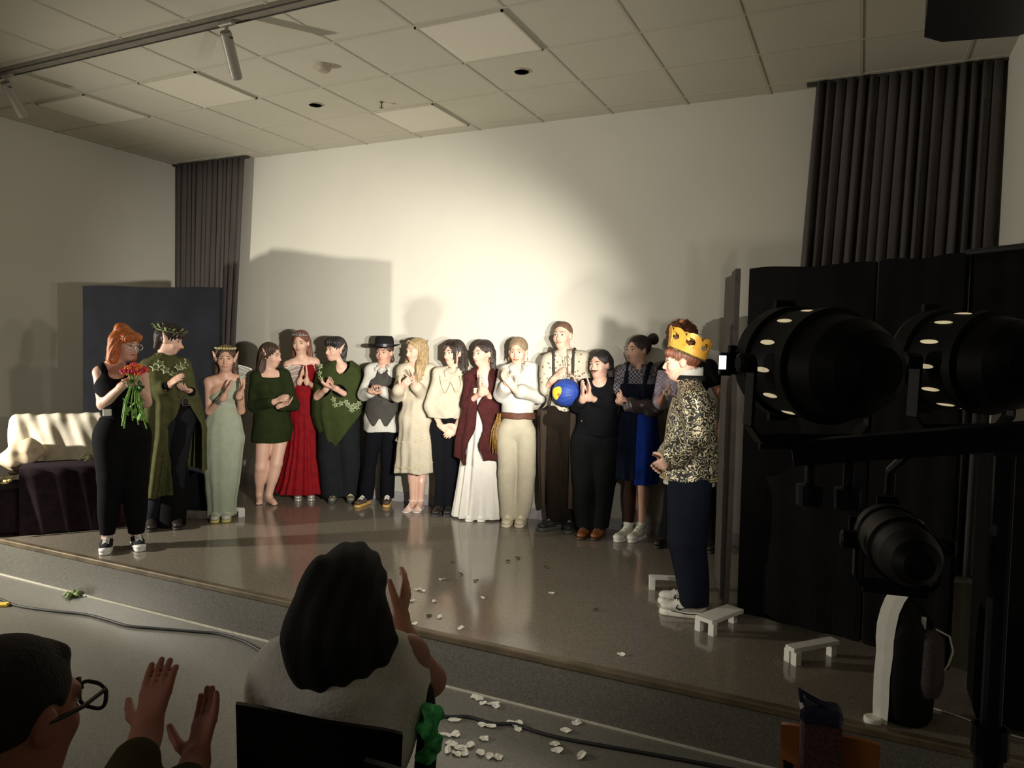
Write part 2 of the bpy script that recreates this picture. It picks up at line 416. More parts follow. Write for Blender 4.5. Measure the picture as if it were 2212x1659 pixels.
# body landmarks in metres, taken once per person
POSE = {
 'red': {'hd':[2.307,-2.436,1.516],'top':[2.268,-2.456,1.641],'nb':[2.239,-2.494,1.379],'sa':[2.186,-2.567,1.32],'sb':[2.341,-2.323,1.314],'ea':[2.235,-2.568,1.08],'wa':[2.457,-2.571,1.227],'ta':[2.537,-2.545,1.261],'eb':[2.401,-2.343,1.091],'wb':[2.504,-2.473,1.189],'tb':[2.504,-2.54,1.264],'pe':[2.279,-2.441,0.861],'ka':[2.254,-2.526,0.533],'kb':[2.344,-2.402,0.523],'aa':[2.199,-2.516,0.101],'ab':[2.314,-2.36,0.113],'oa':[2.32,-2.621,0.03],'ob':[2.456,-2.437,0.027],'hf':[0.998,0.063,0.0],'hp':-8,'bf':[0.959,-0.282,0.0],'B':[2.277,-2.444,0.0]},
 'cape': {'hd':[2.005,-1.812,1.558],'top':[2.011,-1.804,1.704],'nb':[1.983,-1.839,1.425],'sa':[1.899,-1.942,1.347],'sb':[2.037,-1.693,1.356],'ea':[1.959,-1.948,1.109],'wa':[2.151,-1.949,1.186],'ta':[2.259,-1.911,1.276],'eb':[2.114,-1.709,1.091],'wb':[2.185,-1.749,1.138],'tb':[2.21,-1.876,1.169],'pe':[2.03,-1.78,0.922],'ka':[1.986,-1.883,0.466],'kb':[2.065,-1.785,0.488],'aa':[1.918,-1.919,0.044],'ab':[2.034,-1.776,0.057],'oa':[2.028,-2.005,0.034],'ob':[2.149,-1.856,0.045],'hf':[0.839,0.544,0.0],'hp':-12,'bf':[0.997,-0.071,0.0],'B':[1.982,-1.84,0.0]},
 'sage': {'hd':[2.178,-1.38,1.407],'top':[2.173,-1.385,1.504],'nb':[2.176,-1.382,1.266],'sa':[2.081,-1.485,1.214],'sb':[2.261,-1.29,1.232],'ea':[2.125,-1.511,0.95],'wa':[2.315,-1.526,1.085],'ta':[2.385,-1.51,1.248],'eb':[2.301,-1.32,0.953],'wb':[2.4,-1.435,1.101],'tb':[2.469,-1.419,1.241],'pe':[2.164,-1.395,0.801],'ka':[2.14,-1.421,0.414],'kb':[2.199,-1.357,0.41],'aa':[2.126,-1.436,0.036],'ab':[2.186,-1.372,0.031],'oa':[2.223,-1.537,0.008],'ob':[2.285,-1.471,0.007],'hf':[0.709,-0.705,0.0],'hp':-3,'bf':[0.734,-0.68,0.0],'B':[2.156,-1.403,0.0]},
 'green': {'hd':[2.064,-0.713,1.433],'top':[2.034,-0.741,1.577],'nb':[2.05,-0.726,1.272],'sa':[1.983,-0.833,1.233],'sb':[2.135,-0.602,1.257],'ea':[1.968,-0.848,0.951],'wa':[2.234,-0.855,1.0],'ta':[2.385,-0.82,1.061],'eb':[2.236,-0.588,0.949],'wb':[2.26,-0.801,0.959],'tb':[2.374,-0.774,1.011],'pe':[2.079,-0.698,0.734],'ka':[2.022,-0.795,0.356],'kb':[2.121,-0.699,0.388],'aa':[1.955,-0.749,0.066],'ab':[2.066,-0.738,0.015],'oa':[2.048,-0.84,0.019],'ob':[2.221,-0.784,-0.032],'hf':[0.978,0.21,0.0],'hp':-5,'bf':[0.858,-0.513,0.0],'B':[2.031,-0.744,0.0]},
 'rgown': {'hd':[2.218,-0.467,1.564],'top':[2.226,-0.46,1.69],'nb':[2.223,-0.463,1.428],'sa':[2.121,-0.552,1.348],'sb':[2.333,-0.366,1.381],'ea':[2.162,-0.543,1.127],'wa':[2.346,-0.62,1.186],'ta':[2.376,-0.621,1.296],'eb':[2.346,-0.382,1.108],'wb':[2.396,-0.577,1.187],'tb':[2.409,-0.592,1.3],'pe':[2.253,-0.436,0.809],'ka':[2.219,-0.466,0.447],'kb':[2.291,-0.403,0.445],'aa':[2.208,-0.476,0.046],'ab':[2.289,-0.405,0.055],'oa':[2.274,-0.551,0.004],'ob':[2.363,-0.472,0.031],'hf':[0.443,-0.896,0.0],'hp':-8,'bf':[0.66,-0.751,0.0],'B':[2.248,-0.44,0.0]},
 'poncho': {'hd':[2.499,-0.3,1.499],'top':[2.517,-0.286,1.633],'nb':[2.547,-0.262,1.353],'sa':[2.43,-0.355,1.262],'sb':[2.652,-0.178,1.303],'ea':[2.403,-0.441,1.035],'wa':[2.563,-0.504,1.124],'ta':[2.637,-0.522,1.212],'eb':[2.697,-0.232,1.007],'wb':[2.64,-0.469,1.132],'tb':[2.587,-0.588,1.165],'pe':[2.532,-0.274,0.814],'ka':[2.468,-0.324,0.438],'kb':[2.611,-0.211,0.435],'aa':[2.499,-0.3,0.046],'ab':[2.624,-0.201,0.049],'oa':[2.574,-0.419,0.013],'ob':[2.713,-0.308,0.021],'hf':[-0.233,-0.972,0.0],'hp':0,'bf':[0.552,-0.834,0.0],'B':[2.562,-0.25,0.0]},
 'hat': {'hd':[3.006,-0.189,1.485],'top':[3.014,-0.183,1.607],'nb':[3.004,-0.191,1.351],'sa':[2.901,-0.266,1.312],'sb':[3.095,-0.124,1.328],'ea':[2.864,-0.318,1.069],'wa':[3.019,-0.402,1.11],'ta':[3.085,-0.429,1.176],'eb':[3.132,-0.122,1.047],'wb':[3.113,-0.359,1.115],'tb':[3.085,-0.453,1.097],'pe':[2.998,-0.195,0.811],'ka':[2.914,-0.257,0.429],'kb':[3.041,-0.164,0.428],'aa':[2.878,-0.283,0.071],'ab':[3.049,-0.158,0.08],'oa':[2.898,-0.417,0.024],'ob':[3.115,-0.271,0.015],'hf':[0.244,-0.97,0.0],'hp':-3,'bf':[0.472,-0.882,0.0],'B':[2.936,-0.24,0.0]},
 'blond': {'hd':[3.394,-0.222,1.505],'top':[3.418,-0.206,1.618],'nb':[3.401,-0.217,1.374],'sa':[3.288,-0.291,1.325],'sb':[3.5,-0.152,1.341],'ea':[3.285,-0.353,1.078],'wa':[3.383,-0.468,1.158],'ta':[3.463,-0.476,1.219],'eb':[3.486,-0.233,1.093],'wb':[3.496,-0.394,1.194],'tb':[3.498,-0.464,1.34],'pe':[3.402,-0.217,0.861],'ka':[3.377,-0.233,0.477],'kb':[3.456,-0.181,0.477],'aa':[3.387,-0.227,0.079],'ab':[3.446,-0.187,0.079],'oa':[3.41,-0.367,0.024],'ob':[3.494,-0.324,0.019],'hf':[-0.321,-0.947,0.0],'hp':-3,'bf':[0.314,-0.949,0.0],'B':[3.366,-0.24,0.0]},
 'curly': {'hd':[3.783,-0.184,1.495],'top':[3.801,-0.173,1.614],'nb':[3.79,-0.179,1.346],'sa':[3.676,-0.248,1.302],'sb':[3.895,-0.116,1.319],'ea':[3.621,-0.304,1.005],'wa':[3.755,-0.341,0.825],'ta':[3.843,-0.346,0.779],'eb':[3.88,-0.149,0.998],'wb':[3.878,-0.267,0.826],'tb':[3.848,-0.355,0.763],'pe':[3.748,-0.205,0.795],'ka':[3.709,-0.228,0.418],'kb':[3.784,-0.183,0.418],'aa':[3.699,-0.234,0.051],'ab':[3.779,-0.186,0.051],'oa':[3.731,-0.355,0.025],'ob':[3.825,-0.322,0.023],'hf':[-0.292,-0.956,0.0],'hp':-3,'bf':[0.359,-0.933,0.0],'B':[3.689,-0.24,0.0]},
 'maroon': {'hd':[4.103,-0.216,1.498],'top':[4.136,-0.198,1.606],'nb':[4.12,-0.207,1.356],'sa':[4.006,-0.268,1.285],'sb':[4.226,-0.15,1.307],'ea':[4.0,-0.305,1.037],'wa':[4.192,-0.395,1.157],'ta':[4.189,-0.442,1.291],'eb':[4.225,-0.185,1.03],'wb':[4.224,-0.378,1.174],'tb':[4.206,-0.433,1.302],'pe':[4.109,-0.213,0.831],'ka':[4.055,-0.242,0.451],'kb':[4.135,-0.198,0.452],'aa':[4.051,-0.244,0.046],'ab':[4.132,-0.2,0.047],'oa':[4.08,-0.342,0.017],'ob':[4.169,-0.294,0.012],'hf':[-0.288,-0.958,0.0],'hp':-3,'bf':[0.28,-0.96,0.0],'B':[4.058,-0.24,0.0]},
 'white': {'hd':[4.465,-0.234,1.524],'top':[4.467,-0.233,1.638],'nb':[4.48,-0.227,1.403],'sa':[4.371,-0.278,1.343],'sb':[4.596,-0.172,1.359],'ea':[4.342,-0.336,1.133],'wa':[4.47,-0.453,1.247],'ta':[4.453,-0.516,1.366],'eb':[4.657,-0.188,1.13],'wb':[4.543,-0.441,1.196],'tb':[4.475,-0.528,1.335],'pe':[4.47,-0.231,0.845],'ka':[4.397,-0.266,0.451],'kb':[4.549,-0.195,0.455],'aa':[4.42,-0.255,0.069],'ab':[4.52,-0.208,0.082],'oa':[4.449,-0.352,0.024],'ob':[4.557,-0.323,0.032],'hf':[0.228,-0.974,0.0],'hp':-8,'bf':[0.296,-0.955,0.0],'B':[4.452,-0.24,0.0]},
 'tall': {'hd':[4.882,-0.232,1.669],'top':[4.894,-0.227,1.788],'nb':[4.904,-0.223,1.532],'sa':[4.777,-0.274,1.448],'sb':[5.05,-0.165,1.472],'ea':[4.771,-0.309,1.21],'wa':[4.876,-0.396,1.296],'ta':[4.962,-0.415,1.365],'eb':[5.061,-0.193,1.218],'wb':[5.034,-0.279,1.244],'tb':[5.024,-0.326,1.329],'pe':[4.864,-0.239,0.966],'ka':[4.833,-0.252,0.558],'kb':[4.952,-0.204,0.562],'aa':[4.866,-0.239,0.1],'ab':[4.98,-0.193,0.092],'oa':[4.807,-0.348,0.035],'ob':[5.011,-0.32,0.018],'hf':[-0.003,-1.0,0.0],'hp':0,'bf':[0.205,-0.979,0.0],'B':[4.862,-0.24,0.0]},
 'moust': {'hd':[5.244,-0.301,1.431],'top':[5.263,-0.295,1.549],'nb':[5.248,-0.3,1.289],'sa':[5.132,-0.34,1.245],'sb':[5.353,-0.264,1.274],'ea':[5.092,-0.406,1.087],'wa':[5.189,-0.531,1.157],'ta':[5.201,-0.591,1.272],'eb':[5.329,-0.325,1.082],'wb':[5.236,-0.515,1.175],'tb':[5.248,-0.564,1.306],'pe':[5.226,-0.307,0.815],'ka':[5.151,-0.333,0.477],'kb':[5.296,-0.284,0.484],'aa':[5.166,-0.328,0.058],'ab':[5.278,-0.289,0.063],'oa':[5.181,-0.45,0.014],'ob':[5.288,-0.423,0.011],'hf':[-0.226,-0.974,0.0],'hp':-2,'bf':[0.155,-0.988,0.0],'B':[5.218,-0.31,0.0]},
 'bun': {'hd':[5.543,-0.233,1.555],'top':[5.554,-0.23,1.677],'nb':[5.567,-0.226,1.421],'sa':[5.43,-0.266,1.377],'sb':[5.695,-0.19,1.372],'ea':[5.386,-0.299,1.142],'wa':[5.516,-0.428,1.127],'ta':[5.479,-0.501,1.158],'eb':[5.715,-0.236,1.109],'wb':[5.575,-0.432,1.125],'tb':[5.505,-0.494,1.176],'pe':[5.557,-0.229,0.971],'ka':[5.515,-0.241,0.498],'kb':[5.614,-0.213,0.503],'aa':[5.519,-0.24,0.142],'ab':[5.603,-0.195,0.132],'oa':[5.478,-0.377,0.037],'ob':[5.567,-0.372,0.018],'hf':[-0.529,-0.848,0.0],'hp':0,'bf':[0.018,-1.0,0.0],'B':[5.52,-0.24,0.0]},
 'wig': {'hd':[5.905,-0.257,1.642],'top':[5.897,-0.258,1.795],'nb':[5.938,-0.25,1.474],'sa':[5.785,-0.281,1.413],'sb':[6.122,-0.211,1.438],'ea':[5.771,-0.325,1.154],'wa':[5.809,-0.481,1.165],'ta':[5.849,-0.523,1.247],'eb':[6.256,-0.184,1.138],'wb':[6.209,-0.244,0.884],'tb':[6.179,-0.281,0.822],'pe':[5.985,-0.24,0.949],'ka':[5.904,-0.257,0.536],'kb':[6.105,-0.215,0.549],'aa':[5.855,-0.267,0.104],'ab':[6.165,-0.203,0.097],'oa':[5.818,-0.377,0.05],'ob':[6.188,-0.32,0.062],'hf':[-0.313,-0.95,0.0],'hp':0,'bf':[0.203,-0.979,0.0],'B':[5.985,-0.24,0.0]},
 'king': {'hd':[6.237,-1.737,1.491],'top':[6.249,-1.734,1.599],'nb':[6.278,-1.728,1.402],'sa':[6.257,-1.529,1.32],'sb':[6.349,-1.888,1.316],'ea':[6.221,-1.556,1.056],'wa':[6.16,-1.701,0.892],'ta':[6.11,-1.783,0.849],'eb':[6.379,-1.912,1.076],'wb':[6.238,-1.91,0.943],'tb':[6.146,-1.878,0.866],'pe':[6.302,-1.724,0.797],'ka':[6.274,-1.648,0.409],'kb':[6.33,-1.8,0.451],'aa':[6.317,-1.619,0.043],'ab':[6.37,-1.792,0.062],'oa':[6.163,-1.65,0.014],'ob':[6.148,-1.836,-0.017],'hf':[-0.973,-0.232,0.0],'hp':-3,'bf':[-0.959,-0.283,0.0],'B':[6.315,-1.721,0.0]},
}
POSE['lantern'] = (5.008, -0.44, 1.194)
POSE['w_elb'] = (6.197, -4.446, .662); POSE['w_wr'] = (6.044, -4.366, .763); POSE['w_tip'] = (6.019, -4.265, .896)
POSE['m_head'] = (6.05, -5.375, .985)
POSE['m_el1'] = (6.03, -5.228, .70); POSE['m_el2'] = (6.093, -5.173, .67)
POSE['m_w1'] = (5.92, -5.081, .746); POSE['m_t1'] = (5.863, -4.997, .845); POSE['m_w2'] = (5.992, -5.025, .675); POSE['m_t2'] = (5.942, -4.942, .757)

# ================================================================== THE ROOM
RW = 8.01; CH = 3.57; SD = 2.737; SS = 0.274; YB = -10.5
wallm = mat('wall_paint', (0.53, 0.515, 0.45), 0.85, var=0.02, scale=2, bump=0.08, bscale=220)
ceilm = mat('ceiling_tile', (0.50, 0.475, 0.39), 0.9, var=0.02, scale=3, bump=0.15, bscale=160)
gridm = mat('ceiling_grid', (0.44, 0.415, 0.335), 0.8, var=0.03)
floorm = terrazzo('terrazzo_floor', (0.20, 0.175, 0.14), (0.16, 0.14, 0.115), (0.25, 0.225, 0.185), 0.13)
hallm = terrazzo('terrazzo_hall', (0.17, 0.165, 0.14), (0.135, 0.13, 0.11), (0.215, 0.205, 0.18), 0.3)
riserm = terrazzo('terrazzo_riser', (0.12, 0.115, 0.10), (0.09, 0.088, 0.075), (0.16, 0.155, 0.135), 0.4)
def structure(name, mb, m, **k):
    o = mb.build(name, m, **k); o['kind'] = 'structure'; return o
structure('wall_back', MB().box((RW / 2, 0.05, CH / 2 - .13), (RW + .2, 0.1, CH + .3)), wallm)
structure('wall_left', MB().box((-0.05, YB / 2, CH / 2 - .13), (0.1, -YB, CH + .3)), wallm)
structure('wall_right', MB().box((RW + 0.05, YB / 2, CH / 2 - .13), (0.1, -YB, CH + .3)), wallm)
structure('wall_front', MB().box((RW / 2, YB - .05, CH / 2 - .13), (RW + .2, 0.1, CH + .3)), mat('hall_wall', (0.3, 0.27, 0.22), 0.9))
g = MB().box((RW / 2, YB / 2, CH + 0.05), (RW + .2, -YB, 0.1)); g.cur = 1
XA = 5.1945; ST = 0.186
for k in range(-8, 5):
    x = XA + k * .64
    if 0.05 < x < RW: g.box((x, YB / 2, CH - 0.002), (0.022, -YB, 0.006))
for k in range(0, 16): g.box((RW / 2, -(ST + k * .64), CH - 0.0025), (RW, 0.022, 0.006))
structure('ceiling', g, [ceilm, gridm])
structure('floor', MB().box((RW / 2, (YB - SD) / 2, -SS - .05), (RW, -YB - SD + .0, 0.1)), hallm)
structure('floor_stage', MB().box((RW / 2, -SD / 2, -SS / 2), (RW, SD - 0.02, SS)), [floorm, riserm])
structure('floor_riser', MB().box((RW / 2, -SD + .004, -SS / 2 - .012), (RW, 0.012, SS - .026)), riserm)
structure('trim_1', MB().box((RW / 2, -SD + .012, -.014), (RW, 0.05, 0.036), bev=.006), mat('stage_nosing', (0.13, 0.10, 0.062), 0.45, metal=.3, var=.35, scale=7))
structure('trim_2', MB().box((RW / 2, -SD - .006, -SS + .004), (RW, 0.012, 0.008)), mat('pale_joint', (0.5, 0.48, 0.4), 0.7))
bb = mat('baseboard_grey', (0.36, 0.34, 0.36), 0.5)
structure('baseboard_back', MB().box((RW / 2, -.008, .048), (RW, 0.016, 0.096)), bb)
structure('baseboard_left', MB().box((.008, -SD / 2, .048), (0.016, SD - .03, 0.096)), bb)

# ceiling fittings
panelm = mat('light_panel', (0.63, 0.60, 0.50), 0.6, var=.01)
def ceil_panel(k, n, label):
    r = empty('ceiling_light', (XA + (k + .5) * .64, -(ST + (n + .5) * .64), CH), label, 'ceiling light', 'unlit ceiling light panels')
    c = r.location
    MB().box((c.x, c.y, CH - .006), (.60, .60, .012)).build('diffuser', panelm, r)
    f = MB()
    for s in (-1, 1):
        f.box((c.x + s * .305, c.y, CH - .008), (.014, .624, .018)); f.box((c.x, c.y + s * .305, CH - .008), (.624, .014, .018))
    f.build('frame', gridm, r)
ceil_panel(-1, 2, 'large pale square light panel in the ceiling, right above the middle of the stage')
ceil_panel(-3, 0, 'pale ceiling light panel closest to the back wall, above the sprinkler')
ceil_panel(-5, 2, 'pale ceiling light panel just behind the hanging white track spotlight')
ceil_panel(-7, 2, 'faint pale ceiling light panel nearest the left wall')
ceil_panel(1, 3, 'ceiling light panel cut off by the top edge of the photo at right')
for x, y, l in ((2.96, -1.15, 'round black recessed hole in the ceiling tile, left one'), (4.88, -1.16, 'round black recessed hole in the ceiling below the large square panel')):
    r = empty('downlight', (x, y, CH), l, 'downlight')
    MB().lathe((x, y, CH - .007), (0, 0, 1), [(0, 0), (0, .052), (.004, .055)], 24).build('opening', mat('hole_black', (.0015, .0015, .0015), .9, spec=.0), r)  # flat disc, the dark of the recess is put into its colour
    MB().lathe((x, y, CH - .009), (0, 0, 1), [(.0, .055), (.0, .059), (.007, .060)], 24).build('rim', gridm, r)
r = empty('sprinkler', (3.52, -.99, CH), 'tiny sprinkler head hanging from the ceiling tile', 'sprinkler')
MB().lathe((3.52, -.99, CH - .05), (0, 0, 1), [(0, 0), (0, .018), (.003, .018), (.004, .006), (.05, .006)], 12).build('head', mat('brass_dark', (.08, .07, .04), .5), r)
MB().lathe((3.52, -.99, CH - .006), (0, 0, 1), [(0, .0), (0, .016), (.006, .016)], 12).build('rosette', mat('brass_dark', (.08, .07, .04), .5), r)
r = empty('smoke_detector', (3.6, -1.81, CH), 'white round smoke detector on the ceiling', 'smoke detector')
MB().lathe((3.6, -1.81, CH - .05), (0, 0, 1), [(0, 0), (0, .035), (.015, .05), (.03, .055), (.05, .06)], 24).build('housing', mat('detector_white', (.36, .31, .24), .6), r, smooth=True)
rail = empty('track_rail', (RW / 2, -2.66, CH), 'long dark track lighting rail across the ceiling', 'rail')
MB().box((RW / 2, -2.66, CH - .014), (RW - .02, .085, .028)).build('channel', mat('rail_dark', (.2, .18, .14), .6), rail)
g = MB()
for s in (-1, 1): g.box((RW / 2, -2.66 + s * .038, CH - .03), (RW - .02, .008, .008))
g.build('lip', mat('rail_edge', (.03, .03, .025), .5), rail)
def track_spot(x, tip, label):
    r = empty('track_spotlight', (x, -2.66, CH - .03), label, 'spotlight')
    m = mat('spot_grey', (.24, .22, .18), .45, var=.04)
    MB().box((x, -2.66, CH - .04), (.12, .035, .03), bev=.006).build('adapter', m, r)
    MB().tube([(x, -2.66, CH - .05), (x, -2.66, CH - .12)], .012).build('arm', m, r)
    a = Vector((x, -2.66, CH - .12)); d = (Vector(tip) - a).normalized(); L = (Vector(tip) - a).length
    MB().lathe(a, d, [(-.03, 0), (-.03, .032), (-.02, .036), (L - .01, .036), (L, .034), (L, .03), (L - .02, .028), (L - .02, 0)], 20).build('housing', m, r, smooth=False)
    MB().box(a, (.1, .015, .012), M=Matrix.Rotation(.3, 3, 'Y')).build('knuckle', mat('rail_edge', (.03, .03, .025), .5), r)
track_spot(3.55, (3.47, -2.5, 3.26), 'white cylinder spotlight hanging from the middle of the ceiling rail')
track_spot(1.29, (1.22, -2.5, 3.28), 'white cylinder spotlight hanging from the ceiling rail beside the left wall')
# black loudspeaker hanging at top right
r = empty('hanging_speaker', (7.68, -1.95, 3.2), 'black box shaped loudspeaker hanging under the ceiling at top right', 'loudspeaker')
bs = MB()
P = [(7.40, -2.30), (7.415, -1.84), (7.50, -1.74), (7.83, -1.68), (7.93, -1.75), (7.93, -2.30)]
n = len(P); bs.add([(x, y, 3.14) for x, y in P] + [(x, y, 3.46) for x, y in P], [tuple(range(n - 1, -1, -1)), tuple(range(n, 2 * n))] + [(i, (i + 1) % n, (i + 1) % n + n, i + n) for i in range(n)])
bs.build('cabinet', BLACK(), r)
MB().tube([(7.68, -2.0, 3.45), (7.68, -2.0, CH)], .02).build('bracket', BLACK(), r)
MB().box((7.62, -2.305, 3.3), (.4, .008, .28)).build('grille', mat('grille', (.02, .02, .02), .8), r)

# curtains
curtm = mat('curtain_fabric', (0.055, 0.046, 0.043), 0.9, var=.25, scale=14, stretch=(1, 1, .05))
def curtain(name, x0t, x1t, x0b, x1b, zb, folds, y, amp, label, seed):
    rnd = random.Random(seed); N = folds * 8; rows = 14; Pt = []
    ph = [rnd.uniform(-.6, .6) for _ in range(folds + 2)]; am = [rnd.uniform(.55, 1.2) for _ in range(folds + 2)]
    for j in range(rows + 1):
        t = j / rows; z = zb + (CH - .01 - zb) * t; row = []
        for i in range(N + 1):
            u = i / N; k = u * folds; a = am[int(k)] * (1 - k % 1) + am[int(k) + 1] * (k % 1); q = ph[int(k)] * (1 - k % 1) + ph[int(k) + 1] * (k % 1)
            x = (x0b + (x1b - x0b) * u) * (1 - t) + (x0t + (x1t - x0t) * u) * t
            row.append((x + .35 * amp * math.cos(2 * math.pi * k + q + .3 * math.sin(3 * t + i * .1)), y + a * amp * (math.sin(2 * math.pi * k + q) + .3 * math.sin(4.4 * math.pi * k + 2 * t)), z))
        Pt.append(row)
    r = empty(name, ((x0b + x1b) / 2, y, zb), label, 'curtain')
    MB().grid(Pt, (0, -.006, 0)).build('fabric', curtm, r, smooth=True)
    MB().box(((x0t + x1t) / 2, y, CH - .012), (abs(x1t - x0t) + .1, .05, .02)).build('curtain_track', mat('rail_edge', (.03, .03, .025), .5), r)
curtain('curtain', .06, 1.09, .04, .88, .02, 13, -.11, .036, 'dark grey pleated curtain hanging in the left corner of the stage', 3)
curtain('curtain', 6.80, 7.97, 6.64, 7.93, .02, 17, -.12, .045, 'wide dark pleated curtain on the right of the back wall', 5)

# ------------------------------------------------------------------ folding screens covered in black cloth
cloth = mat('black_cloth', (0.006, 0.0055, 0.006), 0.95, var=.25, scale=5, spec=.08)
clothb = mat('black_cloth_lit', (0.006, 0.0065, 0.010), 0.9, var=.25, scale=5, spec=.2)
def screen(a, b, h, label, feet=(), m=None, thick=.05, z0=.04):
    m = m or cloth
    a = Vector((a[0], a[1], 0)); b = Vector((b[0], b[1], 0)); d = b - a; L = d.length; d.normalize(); nn = Vector((d.y, -d.x, 0))
    r = empty('stage_screen', ((a.x + b.x) / 2, (a.y + b.y) / 2, 0), label, 'stage screen')
    rows = []
    for j in range(9):
        z = z0 + (h - z0) * j / 8; row = []
        for i in range(25):
            u = i / 24; p = a + d * (L * u) + nn * (.006 * math.sin(u * 21 + 1.5 * math.sin(j * .5)) * (1 - .5 * j / 8) + thick / 2)
            row.append((p.x, p.y, z + (.006 * math.sin(u * 9) if j == 8 else 0)))
        rows.append(row)
    MB().grid(rows, -nn * thick).build('cloth_cover', m, r, smooth=False)
    for u, ln, w2 in feet:
        c = a + d * (L * u)
        f = empty('foot', (0, 0, 0)); bpy.data.objects.remove(f)
        e = c + nn * ln; s2 = c - nn * .22
        MB().bar((s2.x, s2.y, .055), (e.x, e.y, .055), .045, .035).box((e.x - nn.x * .015, e.y - nn.y * .015, .028), (.045, .045, .055), rz=math.atan2(nn.y, nn.x)).box((s2.x, s2.y, .028), (.045, .045, .055), rz=math.atan2(nn.y, nn.x)).build('foot', WHITEP(), r, label='white painted metal foot')
    return r
scr = screen((.86, -1.77), (2.07, -1.33), 2.03, 'wide black cloth covered screen behind the red haired and the caped person', feet=((.5, .33, 0),), m=clothb)
MB().bar((2.0, -1.35, .065), (2.28, -1.27, .065), .03, .03).box((2.265, -1.274, .035), (.04, .04, .07), rz=.3).build('foot', WHITEP(), scr, label='white painted metal foot')
screen((.60, -1.50), (.845, -1.74), 2.015, 'narrow black screen wing at the far left end, turned towards the left wall', thick=.03)
screen((6.37, -1.05), (6.54, -1.70), 2.03, 'narrow brownish black cloth wing standing edge on, left of the white gap', m=mat('brown_black_cloth', (.05, .042, .036), .95, var=.2), thick=.03)
screen((6.605, -1.68), (7.25, -1.83), 2.03, 'large black cloth covered screen behind the two stage lamps')
screen((7.27, -1.84), (7.63, -2.03), 2.035, 'second black screen, joined at an angle to the right of the large one')
r = empty('black_drape', (7.82, -2.13, 1.28), 'short black drape hanging in front of the lit right wall', 'drape')
rows = [[(7.64 + .36 * i / 12, -2.04 - .18 * i / 12 + .01 * math.sin(i * 1.9), 1.335 + (2.05 - 1.335) * j / 6) for i in range(13)] for j in range(7)]
MB().grid(rows, (.01, .015, 0)).build('cloth', cloth, r, smooth=True)
MB().tube([(7.62, -2.04, 2.04), (8.0, -2.24, 2.05)], .015).build('rod', BLACK(), r)
r = empty('black_cabinet', (7.83, -2.4, 0), 'large black box at the right edge under the drape', 'cabinet')
MB().box((7.84, -2.36, .6), (.30, .34, 1.15), bev=.01).build('body', cloth, r)
MB().box((7.84, -2.36, 1.185), (.315, .36, .02), bev=.004).build('top', BLACK(), r)
# loose white feet of screens on the floor
def foot_stand(name, c, d, L, label, w=.1):
    d = Vector(d).normalized(); c = Vector(c); n = Vector((-d.y, d.x, 0))
    r = empty(name, c, label, 'stand foot')
    e = c + d * L
    MB().bar((c.x, c.y, .075), (e.x, e.y, .075), w, .022).build('crossbar', WHITEP(), r)
    for s in (-1, 1):
        MB().box((c.x + n.x * s * w * .4 + d.x * .02, c.y + n.y * s * w * .4 + d.y * .02, .033), (.035, .035, .066), rz=math.atan2(d.y, d.x)).build('leg', WHITEP(), r)
    MB().box((e.x - d.x * .02, e.y - d.y * .02, .033), (.035, .035, .066), rz=math.atan2(d.y, d.x)).build('leg', WHITEP(), r)
foot_stand('screen_foot', (6.47, -2.03, 0), (.42, .91, 0), .30, "white metal foot just behind the crowned person's white trainers", .11)
foot_stand('screen_foot', (6.0, -1.42, 0), (.93, .35, 0), .30, "thin white bar foot on the floor left of the crowned person's knees", .04)
foot_stand('screen_foot', (6.93, -2.22, 0), (.55, .62, 0), .30, 'white bar foot lying in front of the large black screen at right', .06)

# ------------------------------------------------------------------ litter on the floor
petm = mat('petal_white', (.8, .78, .68), .8, var=.1, scale=40)
def petal(x, y, z, m, size, name, label, cat, group, seed):
    rnd = random.Random(seed); a = rnd.uniform(0, 6.28); n = 9; vs = [(x, y, z + .006)]; sx = size * rnd.uniform(.8, 1.3); sy = size * rnd.uniform(.6, .9)
    for k in range(n):
        t = 2 * math.pi * k / n; rr = 1 + .18 * rnd.uniform(-1, 1)
        px, py = math.cos(t) * sx * rr, math.sin(t) * sy * rr
        vs.append((x + px * math.cos(a) - py * math.sin(a), y + px * math.sin(a) + py * math.cos(a), z + .003 + .010 * rnd.random()))
    nn = len(vs); vs += [(p[0], p[1], p[2] - .0015) for p in vs]
    fs = [(0, 1 + k, 1 + (k + 1) % n) for k in range(n)] + [(nn, nn + 1 + (k + 1) % n, nn + 1 + k) for k in range(n)] + [(1 + k, nn + 1 + k, nn + 1 + (k + 1) % n, 1 + (k + 1) % n) for k in range(n)]
    o = MB(); o.add(vs, fs); o = o.build(name, m); tag(o, label, cat, group); return o
STAGE_PETALS = [(4.441, -2.166), (4.707, -2.179), (4.749, -2.187), (4.79, -2.378), (4.914, -2.318), (4.74, -1.931), (5.074, -2.525), (5.008, -2.68), (5.264, -2.61), (5.144, -2.121), (5.482, -1.838), (6.152, -2.528)]
STAGE_LEAVES = [(4.604, -1.563), (4.936, -1.335), (4.965, -1.227), (4.792, -1.772), (4.946, -1.843), (5.013, -2.533), (5.241, -1.341), (5.83, -1.979)]
